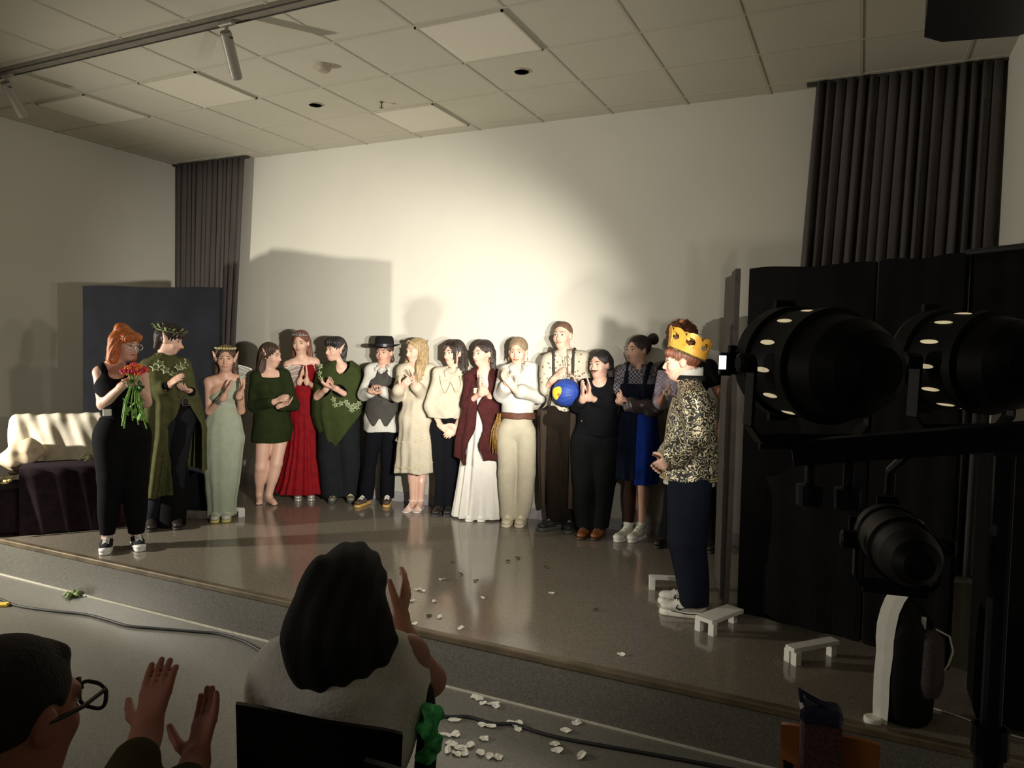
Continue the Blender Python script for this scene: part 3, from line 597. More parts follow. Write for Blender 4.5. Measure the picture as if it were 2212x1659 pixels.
FLOOR_PETALS = [(5.452, -2.78), (5.484, -2.79), (5.518, -2.82), (5.564, -2.80), (5.594, -2.82), (5.475, -3.037), (5.62, -3.009), (5.657, -3.005), (5.724, -2.926), (5.764, -2.923), (5.782, -2.958), (5.991, -2.87), (6.013, -2.78), (5.545, -3.148), (5.505, -3.169), (5.682, -3.119), (5.991, -3.012), (6.018, -3.049), (6.132, -3.039), (5.578, -3.228), (5.613, -3.237), (5.582, -3.28), (5.63, -3.241), (5.65, -3.197), (5.661, -3.264), (5.633, -3.285), (5.723, -3.232), (5.77, -3.233), (5.809, -3.225), (5.56, -3.224)]
for i, (x, y) in enumerate(STAGE_PETALS):
    petal(x, y, 0, petm, .02, 'petal', 'small white petal scattered on the shiny stage floor', 'petal', 'white petals on the stage', i)
for i, (x, y) in enumerate(FLOOR_PETALS):
    petal(x, y, -SS, petm, .027, 'petal', 'white petal on the hall floor below the stage edge', 'petal', 'white petals on the floor before the stage', 50 + i)
leafm = mat('leaf_dark', (.06, .07, .02), .7, var=.3)
for i, (x, y) in enumerate(STAGE_LEAVES):
    petal(x, y, 0, leafm, .02, 'leaf', 'small dark crumpled leaf lying on the stage floor', 'leaf', 'fallen leaves on the stage', 90 + i)
r = empty('ivy_leaf', (2.216, -2.79, -SS), 'green ivy leaf lying at the foot of the stage step', 'leaf')
g = MB()
for k in range(5):
    a = k * 1.256; c, s_ = math.cos(a), math.sin(a)
    g.tube([(2.216, -2.79, -SS + .012), (2.216 + .04 * c, -2.79 + .04 * s_, -SS + .022), (2.216 + .075 * c, -2.79 + .075 * s_, -SS + .008)], [.008, .018, .002], 6)
g.build('blade', mat('leaf_green', (.16, .22, .07), .6, var=.3), r, smooth=True)
MB().tube([(2.216, -2.79, -SS + .012), (2.26, -2.84, -SS + .006), (2.27, -2.86, -SS + .006)], .003).build('stalk', leafm, r)
o = MB().box((1.99, -3.145, -SS + .012), (.10, .05, .022), rz=.6, bev=.006).build('yellow_block', mat('yellow', (.7, .5, .05), .7)); tag(o, 'small yellow object on the floor at the left edge', 'floor object')
CABLE = [(1.532, -3.078), (1.866, -3.08), (2.111, -3.1), (2.381, -3.051), (2.641, -2.986), (2.867, -2.983), (3.066, -2.983), (3.313, -2.909), (3.537, -2.84), (3.65, -2.81), (3.867, -2.82), (4.06, -2.874), (4.425, -2.974), (4.866, -3.048), (5.229, -3.076), (5.43, -3.031), (5.52, -2.984), (5.661, -2.984), (5.752, -2.941), (5.88, -2.956), (6.041, -2.949), (6.399, -2.893), (6.713, -2.85), (6.978, -2.82)]
def catmull(P, n=6):
    out = []
    for i in range(len(P) - 1):
        p0, p1, p2, p3 = [Vector(P[min(max(j, 0), len(P) - 1)]) for j in (i - 1, i, i + 1, i + 2)]
        for k in range(n):
            t = k / n; out.append(.5 * (2 * p1 + (p2 - p0) * t + (2 * p0 - 5 * p1 + 4 * p2 - p3) * t * t + (3 * p1 - p0 - 3 * p2 + p3) * t ** 3))
    return out + [Vector(P[-1])]
o = MB().tube(catmull([(x, y, -SS + .009) for x, y in CABLE]), .0085, 6).build('cable', mat('black_rubber', (.012, .012, .014), .6), smooth=True)
tag(o, 'long black cable snaking along the floor in front of the stage', 'cable')
o = MB().tube(catmull([(7.50, -2.42, .006), (7.62, -2.45, .006), (7.75, -2.52, .006), (7.9, -2.56, .006), (7.98, -2.62, .006)]), .004, 6).build('thin_cord', mat('white_cord', (.6, .58, .5), .6))
tag(o, 'thin pale cord on the stage floor right of the black bag', 'cord')

# ------------------------------------------------------------------ armchair with satin sheet
A = Vector((1.36, -2.60, 0)); Bv = Vector((1.70, -2.12, 0)); dx = (Bv - A).normalized(); dn = Vector((-dx.y, dx.x, 0))  # dn = to the back left
L = (Bv - A).length
ar = empty('armchair', (A + Bv) / 2 + dn * .3, 'dark velvet covered armchair at the left with a shiny cream backrest', 'armchair')
velv = mat('velvet_plum', (.022, .012, .018), .9, var=.3, spec=.2)
def pt(u, v, z): q = A + dx * u + dn * v; return (q.x, q.y, z)
rows = []
for j in range(10):
    z = .02 + .505 * j / 9; rows.append([pt(u, -.02 + .012 * math.sin(u * 38 + j * .3) * (1.2 - j / 9) , z) for u in np.linspace(-.04, L + .04, 40)])
rows.append([pt(u, .02, .54) for u in np.linspace(-.04, L + .04, 40)]); rows.append([pt(u, .45, .53) for u in np.linspace(-.04, L + .04, 40)])
MB().grid(rows).build('seat_cover', velv, ar, smooth=True)
MB().box(pt(L / 2, .26, .265), (L + .02, .5, .51), rz=math.atan2(dx.y, dx.x), bev=.03).build('seat', velv, ar)
for u in (-.36, L + .02):
    MB().box(pt(u + .04, .30, .27), (.16, .55, .54), rz=math.atan2(dx.y, dx.x), bev=.05).build('armrest', mat('maroon_velvet', (.035, .010, .012), .85, var=.3, spec=.2), ar)
MB().box(pt(-.17, .30, .19), (.32, .5, .36), rz=math.atan2(dx.y, dx.x), bev=.03).build('lower_seat', velv, ar)
bk = SDF(.03); s_ = V(dx.x, dx.y, 0); nn_ = V(dn.x, dn.y, 0); c0 = np.array(pt(L / 2 - .09, .52, .665)); lean = nrm(UP + nn_ * .22); nv = nrm(np.cross(s_, lean))
def slab(c, ax, half, r):
    ex = sum(np.abs(a) * h for a, h in zip(ax, half))
    def fn(X, Y, Z):
        q = [np.abs((X - c[0]) * a[0] + (Y - c[1]) * a[1] + (Z - c[2]) * a[2]) - h + r for a, h in zip(ax, half)]
        return np.sqrt(sum(np.maximum(g, 0) ** 2 for g in q)) + np.minimum(np.maximum(np.maximum(q[0], q[1]), q[2]), 0) - r
    return np.asarray(c) - ex - .035, np.asarray(c) + ex + .035, fn
bk.u(slab(c0, (s_, lean, nv), (.36, .25, .08), .06))
def drape(X, Y, Z):
    u = (X - c0[0]) * s_[0] + (Y - c0[1]) * s_[1]; v = (Z - c0[2])
    return .010 * np.sin(26 * (u - .45 * v) + 2 * np.sin(9 * v)) * (.4 + np.clip(.25 - v, 0, .5) * 2) + .003 * np.sin(61 * u + 20 * v)
bk.p(drape)
bk.build('backrest', mat('satin_cream', (.92, .85, .70), .35, var=.08), ar, h=.009, label='backrest under a draped shiny cream satin sheet')
pw = SDF(.02); pc = np.array(pt(-.05, .36, .60)); pw.u(elp(pc, ((nrm(s_ + UP * .5), .17), (nrm(UP - s_ * .5), .11), (nn_, .07))))
pw.p(lambda X, Y, Z: .012 * np.sin(40 * X + 25 * Z) * np.sin(33 * Y - 20 * Z + 1))
o = pw.build('pillow', mat('pillow_cream', (.75, .62, .42), .6, var=.15), h=.009); tag(o, 'crumpled cream pillow lying on the dark armchair', 'pillow')
gr = MB()
rr = random.Random(4)
flw = empty('flower_bunch', pt(-.22, .12, .38), 'small bunch of pale yellow flowers on the armchair at the left edge', 'flowers')
for k in range(9):
    c = pt(-.22 + rr.uniform(-.13, .13), .10 + rr.uniform(-.06, .06), .41 + rr.uniform(0, .05)); m_ = MB()
    for q in range(6):
        a = q * 1.047; m_.ell((c[0] + .018 * math.cos(a), c[1] + .018 * math.sin(a), c[2]), ((.018, 0, 0), (0, .014, 0), (0, 0, .009)), 6, 5)
    m_.build('blossom', mat('blossom_yellow', (.7, .56, .25), .7, var=.2), flw, smooth=True)
lv = empty('leaf_spray', pt(L - .04, .18, .6), 'dark leafy sprig lying on the right end of the armchair seat', 'leaves')
for k in range(12):
    c = pt(L - .1 + rr.uniform(-.12, .12), .1 + rr.uniform(-.05, .1), .56 + rr.uniform(0, .04)); a = rr.uniform(0, 3)
    MB().ell(c, ((.03 * math.cos(a), .03 * math.sin(a), .01), (-.014 * math.sin(a), .014 * math.cos(a), 0), (0, 0, .003)), 8, 5).build('leaf', leafm, lv, smooth=True)
# ------------------------------------------------------------------ black bag with white strip
bgx, bgy = 7.42, -2.58
bag = empty('black_bag', (bgx, bgy, 0), 'rounded black bag with a mesh side standing on the stage edge', 'bag')
fr = nrm(V(CAM[0] - bgx, CAM[1] - bgy, 0)); sdv = np.cross(UP, fr)
b_ = SDF(.03); c = V(bgx, bgy, 0)
b_.u(loft([(.0, c, .085, .08), (.03, c, .105, .10), (.15, c, .11, .11), (.38, c, .108, .11), (.47, c - sdv * .01, .085, .09), (.53, c - sdv * .03, .045, .05), (.55, c - sdv * .035, .01, .01)], sdv, fr))
b_.build('body', mat('bag_black', (.004, .004, .004), .5, var=.2, spec=.15), bag, h=.01)
b2 = SDF(.02).u(loft([(.14, c + sdv * .075 + fr * .03, .05, .06), (.20, c + sdv * .08 + fr * .03, .06, .075), (.38, c + sdv * .078 + fr * .03, .055, .07), (.42, c + sdv * .07 + fr * .03, .03, .04)], sdv, fr))
b2.build('mesh_pocket', mat('mesh_pocket', (.035, .028, .026), .8, var=.5, scale=140), bag, h=.008)
def P3(s, f, z): q = c + sdv * s + fr * f; return (q[0], q[1], z)
MB().tube([P3(.10, .03, .42), P3(.15, .03, .40), P3(.165, .03, .34), P3(.15, .03, .28), P3(.13, .03, .24)], .004).build('cord_loop', mat('white_cord', (.6, .58, .5), .6), bag)
MB().box(P3(.055, .07, .45), (.018, .006, .05)).build('tag', mat('tag_grey', (.4, .4, .36), .7), bag)
wb = empty('white_curved_board', P3(-.15, 0, 0), 'tall white curved strip standing at the left side of the black bag', 'board')
Q = []
for z, s0, s1 in ((.0, -.115, -.06), (.07, -.118, -.058), (.2, -.119, -.058), (.3, -.114, -.05), (.36, -.118, -.05), (.42, -.116, -.044), (.48, -.105, -.035), (.53, -.09, -.018), (.56, -.075, -.003)):
    Q.append([P3(s0, .085, z), P3((s0 + s1) / 2, .094, z), P3(s1, .10, z)])
MB().grid(Q, tuple(-fr * .012)).build('strip', WHITEP(), wb, smooth=False)
MB().lathe(P3(-.115, .10, 0.0), (0, 0, 1), [(0, 0), (0, .035), (.018, .035), (.022, .03), (.022, 0)], 20).build('base', WHITEP(), wb)
bpy.context.view_layer.update()

# ================================================================== STAGE LAMPS (foreground right)
pm = mat('lamp_black', (.003, .003, .0035), .55, var=.15, spec=.12)
slotm = mat('vent_glow', (.9, .8, .5), .5, emit=((1, .82, .5), .38))  # emission on the slots stands in for lamp light leaking out
def par_can(name, front, aim, R, label, group=None, yoke=True):
    f = Vector(front); a = (Vector(aim) - f).normalized(); r = empty(name, f - a * .12, label, 'stage lamp', group)
    up = Vector((0, 0, 1)); sx = a.cross(up).normalized(); uz = sx.cross(a)
    b = MB().lathe(f, a, [(.0, R * .86), (.0, R * .97), (-.01, R), (-.055, R), (-.06, R * .93), (-.17, R * .90), (-.175, R * .97), (-.20, R * .97), (-.205, R * .88), (-.27, R * .80), (-.32, R * .62), (-.35, R * .38), (-.36, 0)], 80)
    b.build('housing', pm, r, smooth=False)
    MB().lathe(f, a, [(.0, R * .97), (.0, R * .85), (-.05, R * .80), (-.15, R * .4)], 40).build('reflector', mat('reflector', (.5, .48, .42), .3, metal=.9), r)
    MB().lathe(f - a * .10, a, [(0, 0), (.0, R * .55), (.004, R * .55)], 24).build('lens', mat('lamp_lens', (1, .9, .7), .4, emit=((1, .85, .6), 30)), r)
    for sg_ in (-1, 1): MB().box(f + a * .006 + uz * R * 1.0 * sg_, (.05, .012, .03), M=Matrix((sx, a, uz)).transposed()).build('filter_clip', pm, r)
    MB().box(f + a * .006 - sx * R * .98, (.02, .012, .07), M=Matrix((sx, a, uz)).transposed()).build('filter_clip', pm, r)
    for k in range(12):
        t = 2 * math.pi * k / 12 + .12; rad = sx * math.cos(t) + uz * math.sin(t)
        p = f - a * .115 + rad * R * .915
        MB().ell(p, (a * .03, rad.cross(a) * .006, rad * .0035), 18, 6).build('vent_slot', slotm, r)
    for k in range(0):
        t = 2 * math.pi * k / 10; rad = sx * math.cos(t) + uz * math.sin(t)
        p = f - a * .235 + rad * R * .85
        MB().ell(p, (a * .012, rad.cross(a) * .007, rad * .004), 8, 6).build('vent_slot', mat('vent_dim', (.5, .45, .3), .6, emit=((1, .82, .5), .1)), r)
    y = MB()
    rr = R * 1.12; pts = [f - a * .12 + sx * rr * s for s in (1,)]
    path = [f - a * .12 + sx * rr, f - a * .12 + sx * rr - uz * rr * .95, f - a * .12 + sx * rr * .8 - uz * rr * 1.2, f - a * .12 - sx * rr * .8 - uz * rr * 1.2, f - a * .12 - sx * rr - uz * rr * .95, f - a * .12 - sx * rr]
    for p, q in zip(path, path[1:]): y.bar(p, q, .035, .008, up=sx)
    y.build('yoke', mat('yoke_dark', (.005, .005, .008), .5, spec=.15), r)
    for s in (-1, 1): MB().lathe(f - a * .12 + sx * rr * s, sx * s, [(0, .022), (.03, .022), (.035, .015), (.035, 0)], 14).build('knob', pm, r)
    MB().box(f - a * .20 + uz * R * .55 + sx * R * .72, (.05, .004, .07), M=Matrix((a, sx, uz)).transposed() @ Matrix.Rotation(.75, 3, 'X')).build('sticker', mat('sticker', (.05, .045, .04), .7), r)
    return r, a, sx, uz
L1, a1, s1, u1 = par_can('stage_lamp', POS1, AIM1, .132, 'nearest black stage lamp, left of the pair on the crossbar')
L2, a2, s2, u2 = par_can('stage_lamp', POS2, AIM2, .132, 'black stage lamp behind the nearest one, at the right edge')
L3, a3, s3, u3 = par_can('stage_lamp', (7.27, -4.02, 1.10), (6.9, -1.5, 1.0), .078, 'smaller unlit black lamp hanging low on the stand')
for o in L3.children:
    if o.name.startswith(('lens', 'vent_slot')): bpy.data.objects.remove(o)
dev = Vector((6.903, -4.275, 1.518))
r = empty('small_monitor', dev, 'tiny glowing white screen at the left side of the near lamp', 'screen')
MB().box(dev, (.03, .03, .055), rz=.3, bev=.004).build('casing', pm, r)
MB().box(dev + Vector((-.004, -.017, .004)), (.016, .004, .032), rz=.3).build('display', mat('display_glow', (1, 1, 1), .5, emit=((.95, .95, 1), 2.5)), r)
st = empty('lighting_stand', (7.30, -4.22, -SS), 'black tripod stand with a crossbar carrying the stage lamps', 'stand')
stm = mat('stand_black', (.004, .0045, .008), .5, var=.2, spec=.15)
bar0 = Vector((7.06, -4.28, 1.318)); bar1 = Vector((7.98, -4.18, 1.455))
MB().bar(bar0, bar1, .055, .055).build('crossbar', stm, st)
MB().tube([(7.475, -4.25, -SS + .5), (7.475, -4.25, 1.34)], .02, 12).build('pole', stm, st)
MB().tube([(7.475, -4.25, -SS + .35), (7.475, -4.25, .75)], .028, 12).build('lower_pole', stm, st)
for k in range(3):
    a = .5 + k * 2.094; e = Vector((7.475 + .5 * math.cos(a), -4.25 + .5 * math.sin(a), -SS + .02))
    lg = MB().bar((7.475, -4.25, .42), e, .03, .02).build('leg', stm, st); 
    MB().lathe(e - Vector((0, 0, .02)), (0, 0, 1), [(0, 0), (0, .02), (.03, .02), (.03, 0)], 10).build('rubber_foot', stm, st)
MB().lathe((7.475, -4.25, .7), (0, 0, 1), [(0, .03), (.0, .036), (.06, .036), (.06, .03)], 14).build('collar', stm, st)
for p in (POS1 - a1 * .12 - u1 * .20, POS2 - a2 * .12 - u2 * .20):
    q = Vector((p.x, -4.255 if p.y < -4 else -4.2, bar0.z + (p.x - bar0.x) * .149))
    MB().tube([p, (p.x, p.y, q.z - .02), q], .012, 8).build('clamp', stm, st)
for x in (7.10, 7.18):
    MB().lathe((x, -4.27, 1.20), (0, 0, 1), [(0, 0), (.0, .028), (.045, .03), (.05, .012), (.13, .012)], 14).build('clamp_knob', stm, st)
MB().tube([(7.30, -4.24, 1.33), (7.27, -4.1, 1.27), (7.27, -4.07, 1.21)], .012, 8).build('hanger', stm, st)

# ================================================================== AUDIENCE CHAIRS
chm = mat('chair_dark', (.010, .007, .006), .5, var=.2, spec=.2)
def frame_axes(p):
    f = nrm(V(CAM[0] - p[0], CAM[1] - p[1], 0)); return f, np.cross(UP, f)
def audience_chair(c, w, top, label, curve=.05, yaw=0, m=None, seat=True, tilt=0.0, h=.30):
    """c: centre of the back, facing the stage; top: z of the top edge"""
    m = m or chm
    c = V(c[0], c[1], 0); f, s = frame_axes(c); f2 = f * math.cos(yaw) + s * math.sin(yaw); s2 = np.cross(UP, f2)
    r = empty('chair', (c[0], c[1], -SS), label, 'chair')
    rows = []
    for j in range(7):
        z = top - h + h * j / 6; row = []
        for i in range(17):
            u = i / 8 - 1; q = c + s2 * u * w / 2 - f2 * curve * (u * u) + f2 * (.06 * (1 - j / 6) * -1)
            zz = z - (.012 * u ** 4 if j == 6 else 0) + tilt * u * w / 2; row.append((q[0], q[1], zz))
        rows.append(row)
    MB().grid(rows, tuple(f2 * .014)).build('backrest', m, r, smooth=False)
    fm = mat('chair_tube', (.012, .012, .014), .35, metal=.5)
    for sg in (-1, 1):
        a = c + s2 * sg * w * .42 - f2 * curve * .9; b = a - f2 * .42
        MB().tube([(a[0], a[1], top - .10), (a[0] - f2[0] * .05, a[1] - f2[1] * .05, -SS + .45), (a[0], a[1], -SS)], .011, 8).build('leg', fm, r)
        MB().tube([(b[0], b[1], -SS + .44), (b[0] - f2[0] * .03, b[1] - f2[1] * .03, -SS)], .011, 8).build('leg', fm, r)
    if seat:
        q = c - f2 * .23
        MB().box((q[0], q[1], -SS + .455), (w * .95, .42, .02), rz=math.atan2(s2[1], s2[0]), bev=.008).build('seat', m, r)
    return r
audience_chair((6.200, -4.880), .345, .758, 'dark chair back directly behind the woman in the white fluffy vest', curve=.03, tilt=-.30)
audience_chair((6.62, -5.0), .40, .805, 'dark curved chair back at the bottom edge, right of the seated woman', curve=.06, yaw=-.15, tilt=-.02)
orm = mat('orange_wood', (.34, .11, .025), .45, var=.2, scale=6, stretch=(1, 1, .2))
audience_chair((7.165, -4.36), .20, .725, 'orange brown wooden chair back at the bottom right', curve=.02, m=orm)
case = empty('tall_case', (7.15, -4.325, -SS), 'narrow dark burgundy speckled case standing in front of the orange chair', 'case')
MB().box((7.148, -4.40, .24), (.080, .05, 1.05), rz=.15, bev=.006).build('body', mat('burgundy_speckle', (.075, .028, .035), .8, var=.6, scale=160), case)
MB().box((7.146, -4.405, .782), (.084, .058, .035), rz=.15, bev=.008).build('cap', mat('navy_cap', (.012, .014, .05), .35), case)
MB().tube([(7.11, -4.41, .80), (7.105, -4.41, .825), (7.12, -4.41, .815), (7.16, -4.41, .80)], .006).build('clip', mat('navy_cap', (.012, .014, .05), .35), case)

# ================================================================== PEOPLE
def hframe(f, pitch, roll=0):
    f = nrm(f); s = nrm(np.cross(UP, f)); p = math.radians(pitch)
    f2 = f * math.cos(p) + UP * math.sin(p); u = np.cross(f2, s)
    ro = math.radians(roll)
    return s * math.cos(ro) + u * math.sin(ro), f2, u * math.cos(ro) - s * math.sin(ro)
class Head:
    def __init__(s, c, f, pitch, roll=0, S=1.0): s.c = np.asarray(c, float); s.s, s.f, s.u = hframe(f, pitch, roll); s.S = S
    def P(h, x, y, z): return h.c + (h.s * x + h.f * y + h.u * z) * h.S
    def E(h, c, r): return elp(h.P(*c), ((h.s, r[0] * h.S), (h.f, r[1] * h.S), (h.u, r[2] * h.S)))
    def C(h, a, b, r0, r1=None): return cap(h.P(*a), h.P(*b), r0 * h.S, (r0 if r1 is None else r1) * h.S)
    def vec(h, x, y, z): return Vector((h.s * x + h.f * y + h.u * z) * h.S)
def head_ops(g, h, ears=True, elf=False, nose=1.0, fem=True):
    g.u(h.E((0, -.018, .032), (.074, .092, .084)), h.E((0, .012, -.022), (.060, .074, .085)), k=.03)
    g.u(h.E((0, .04, -.082), (.030, .034, .026)), k=.04)
    for s in (-1, 1):
        g.u(h.E((s * .036, .056, -.030), (.022, .020, .020)), k=.03)
        g.u(h.C((s * .012, .082, .021), (s * .042, .070, .021), .010, .009), k=.015)
    for s in (-1, 1): g.s(h.E((s * .031, .096, .001), (.017, .018, .011)), k=.012)
    g.u(h.C((0, .082, .004), (0, .100 * (1 + .02 * (nose - 1)), -.032), .0085, .0125 * nose), k=.012)
    for s in (-1, 1): g.u(h.E((s * .011, .088, -.036), (.008, .010, .007)), k=.008)
    g.u(h.E((0, .082, -.060), (.021, .012, .011)), k=.01)
    if ears:
        for s in (-1, 1):
            g.u(h.E((s * .076, -.008, -.008), (.010, .020, .030)), k=.008)
            if elf: g.u(h.C((s * .078, -.008, .008), (s * .108, -.035, .068), .018, .003), k=.01)
def face_parts(root, h, lip=(.42, .13, .11), brow=(.06, .035, .02), iris=(.06, .045, .03), lid=None, shadow=None):
    ew = mat('eye_white', (.72, .68, .62), .3, var=.02); im = mat('iris_%d' % int(iris[0] * 1000), iris, .2, var=.1)
    lm = mat('lips_%d' % int(lip[0] * 1000), lip, .45, var=.05); bm = mat('brow_%d' % int(brow[0] * 1000), brow, .8)
    for s in (-1, 1):
        e = MB().ell(h.P(s * .031, .0735, .001), (h.vec(.0125, 0, 0), h.vec(0, .0120, 0), h.vec(0, 0, .0068)), 10, 8).build('eye', ew, root, smooth=True)
        MB().ell(h.P(s * .031, .0835, .001), (h.vec(.0056, 0, 0), h.vec(0, .0032, 0), h.vec(0, 0, .0056)), 8, 6).build('iris', im, root, smooth=True)
        MB().tube([h.P(s * .016, .0815, .0035), h.P(s * .024, .0865, .0078), h.P(s * .033, .0860, .0085), h.P(s * .047, .074, .005)], [.0012, .0022, .0024, .0012], 5).build('eyelash', bm, root)
        MB().tube([h.P(s * .013, .0905, .022), h.P(s * .028, .0885, .029), h.P(s * .048, .074, .024)], [.003, .0036, .0015], 5).build('eyebrow', bm, root)
        if shadow: MB().ell(h.P(s * .031, .080, .013), (h.vec(.015, 0, 0), h.vec(0, .006, 0), h.vec(0, 0, .006)), 8, 6).build('eye_shadow', mat('eye_shadow', shadow, .5), root, smooth=True)
    g = MB()
    g.tube([h.P(-.024, .084, -.0585), h.P(-.010, .0955, -.0555), h.P(0, .0965, -.0575), h.P(.010, .0955, -.0555), h.P(.024, .084, -.0585)], [.0015, .0036, .0034, .0036, .0015], 6)
    g.tube([h.P(-.022, .084, -.0605), h.P(0, .0965, -.0655), h.P(.022, .084, -.0605)], [.0015, .0045, .0015], 6)
    g.build('lips', lm, root, smooth=True)
def hand_ops(g, w, t, pn, th, curl=.25, spread=.35, sc=1.0, k=.006, L=None):
    """w wrist, t fingertip target, pn palm normal, th hint for the thumb side"""
    d = nrm(t - w); pn = nrm(pn - d * (pn @ d)); sd = np.cross(d, pn); sd = sd if sd @ th > 0 else -sd   # sd: thumb side
    pl = .088 * sc
    g.u(cap(w - d * .02, w + d * .02, .024 * sc, .024 * sc), k=.02)
    for o in (-.022, -.007, .009, .024): g.u(cap(w + d * .018 + sd * o * .55 * sc, w + d * pl + sd * o * sc, .0155 * sc, .0125 * sc, .8, pn), k=.012)
    for i, (o, Ln) in enumerate(((.027, .068), (.009, .078), (-.009, .073), (-.026, .056))):
        p = w + d * (pl - .004) + sd * o * sc; a = spread * o * 8; dd = nrm(d + sd * a * .35); cc = curl * (.8 + .25 * i)
        for j, fr_ in enumerate((.42, .32, .26)):
            dd = nrm(dd + pn * cc * (.55 + .5 * j)); q = p + dd * Ln * fr_ * sc
            r0 = (.0094 - .0009 * j) * sc; g.u(cap(p, q, r0, r0 - .0009 * sc), k=k if j == 0 else .002); p = q
    p = w + d * .026 * sc + sd * .020 * sc; dd = nrm(d * .55 + sd * .75 + pn * .25); q = p + dd * .040 * sc; g.u(cap(p, q, .0145 * sc, .0115 * sc), k=.012)
    dd = nrm(dd + d * .45 + pn * .2 * (1 + curl)); q2 = q + dd * .030 * sc; g.u(cap(q, q2, .0112 * sc, .0098 * sc), k=.003)
    dd = nrm(dd + d * .3 + pn * .3 * curl); g.u(cap(q2, q2 + dd * .024 * sc, .0098 * sc, .0075 * sc), k=.002)
class Person:
    def __init__(p, key, label, W=1.0, skin='fair', elf=False, head=1.0, fem=True):
        J = POSE[key]; p.J = J; p.W = W; p.skin = SKIN(skin); p.fem = fem
        g = lambda k: np.array(J[k], float)
        p.n = nrm(g('bf')); p.n[2] = 0; p.n = nrm(p.n); p.sd = np.cross(UP, p.n)
        p.hd = Head(g('hd'), g('hf'), J['hp'], J.get('hr', 0), head)
        p.nb, p.sa, p.sb, p.ea, p.eb, p.wa, p.wb, p.ta, p.tb, p.pe, p.ka, p.kb, p.aa, p.ab, p.oa, p.ob = [g(k) for k in ('nb', 'sa', 'sb', 'ea', 'eb', 'wa', 'wb', 'ta', 'tb', 'pe', 'ka', 'kb', 'aa', 'ab', 'oa', 'ob')]
        m_ = (p.sa + p.sb) / 2; p.sa = m_ + (p.sa - m_) * .94 - UP * .010; p.sb = m_ + (p.sb - m_) * .94 - UP * .010
        for a, o in ((p.aa, p.oa), (p.ab, p.ob)):
            a[2] = .085; o[2] = .0; d = o - a; d[2] = 0; o[:] = a + nrm(d) * .155; o[2] = .03
        p.ta = p.wa + nrm(p.ta - p.wa) * .17; p.tb = p.wb + nrm(p.tb - p.wb) * .17
        p.ch = (p.sa + p.sb) / 2 - UP * .11; p.wst = p.pe * .45 + p.ch * .55
        p.ch = p.ch; B = np.array(J['B'], float)
        p.c = (p.aa + p.ab) / 2
        p.hipa = p.pe + p.sd * -.078 * W - UP * .02; p.hipb = p.pe + p.sd * .078 * W - UP * .02
        if p.n @ V(CAM[0] - p.c[0], CAM[1] - p.c[1], 0) < 0: p.hipa, p.hipb = p.hipb, p.hipa
        sgn = 1 if (p.sb - p.sa) @ p.sd > 0 else -1
        if sgn < 0: p.hipa, p.hipb = p.pe + p.sd * .078 * W - UP * .02, p.pe - p.sd * .078 * W - UP * .02
        p.root = empty('person', (p.c[0], p.c[1], 0), label, 'person'); p.elf = elf
    def spine(p, off=0, k=.5):
        W = p.W; n = p.n; sd = p.sd
        r = [cap(p.pe - sd * .052 * W, p.pe + sd * .052 * W, .098 * W + off, None, .98, n), cap(p.wst - sd * .045 * W, p.wst + sd * .045 * W, .083 * W + off, None, .92, n),
             cap(p.ch - sd * .058 * W, p.ch + sd * .058 * W, .098 * W + off, None, .92, n)]
        c2 = [cap(p.wst, p.ch, .10 * W + off, .115 * W + off, .85, n), cap(p.pe, p.wst, .12 * W + off, .10 * W + off, .85, n)]
        return c2 + r
    def bust(p, off=0, r=.052): return [cap(p.ch + p.n * .055 * p.W + p.sd * s * .06 + UP * .0, p.ch + p.n * .06 * p.W + p.sd * s * .058 - UP * .02, r * p.W + off) for s in (-1, 1)] if p.fem else []
    def shoulders(p, off=0):
        return [cap(p.sa, p.sb, .046 + off), cap(p.nb - UP * .02, p.sa * .6 + p.nb * .4 - UP * .006, .034 + off, .042 + off), cap(p.nb - UP * .02, p.sb * .6 + p.nb * .4 - UP * .006, .034 + off, .042 + off)]
    def arm(p, s, off=0, upper=True, fore=True, r=(.044, .036, .024), to=1.0, flare=0, puff=0):
        S, E, Wr = (p.sa, p.ea, p.wa) if s == 'a' else (p.sb, p.eb, p.wb); o = []; W = p.W
        if upper: o.append(cap(S, E, r[0] * W + off + puff, r[1] * W + off + puff * .6))
        if fore: e = E + (Wr - E) * to; o.append(cap(E, e, r[1] * W + off + puff * .6, r[2] * W + off + flare))
        return o
    def leg(p, s, off=0, r=(.077, .052, .034), thigh=True, calf=True):
        H, K, A = (p.hipa, p.ka, p.aa) if s == 'a' else (p.hipb, p.kb, p.ab); W = p.W; o = []
        if thigh: o.append(cap(H, K, r[0] * W + off, r[1] * W + off))
        if calf: o.append(cap(K, A, r[1] * W + off, r[2] * W + off)); o.append(cap(K * .75 + A * .25 - p.n * .012, K * .5 + A * .5 - p.n * .008, (r[1] + .002) * W + off, (r[1] - .008) * W + off))
        return o
    def foot(p, s, bare=True):
        A, T = (p.aa, p.oa) if s == 'a' else (p.ab, p.ob); d = nrm(V(T[0] - A[0], T[1] - A[1], 0)); heel = V(A[0], A[1], .028) - d * .02
        o = [cap(heel, V(*(heel[:2] + d[:2] * .10), .026), .027, .030), cap(A, V(A[0], A[1], .04) + d * .04, .032, .030), cap(V(A[0], A[1], .05), V(*(heel[:2] + d[:2] * .13), .022), .03, .022)]
        if bare:
            x = np.cross(UP, d)
            for k, q in enumerate((-.024, -.012, -.001, .010, .021)):
                b = heel + d * (.135 - .006 * abs(k - 1.5)) + x * q; b[2] = .014; o.append(cap(b, b + d * (.022 - .002 * k), .0105, .0085))
        return o
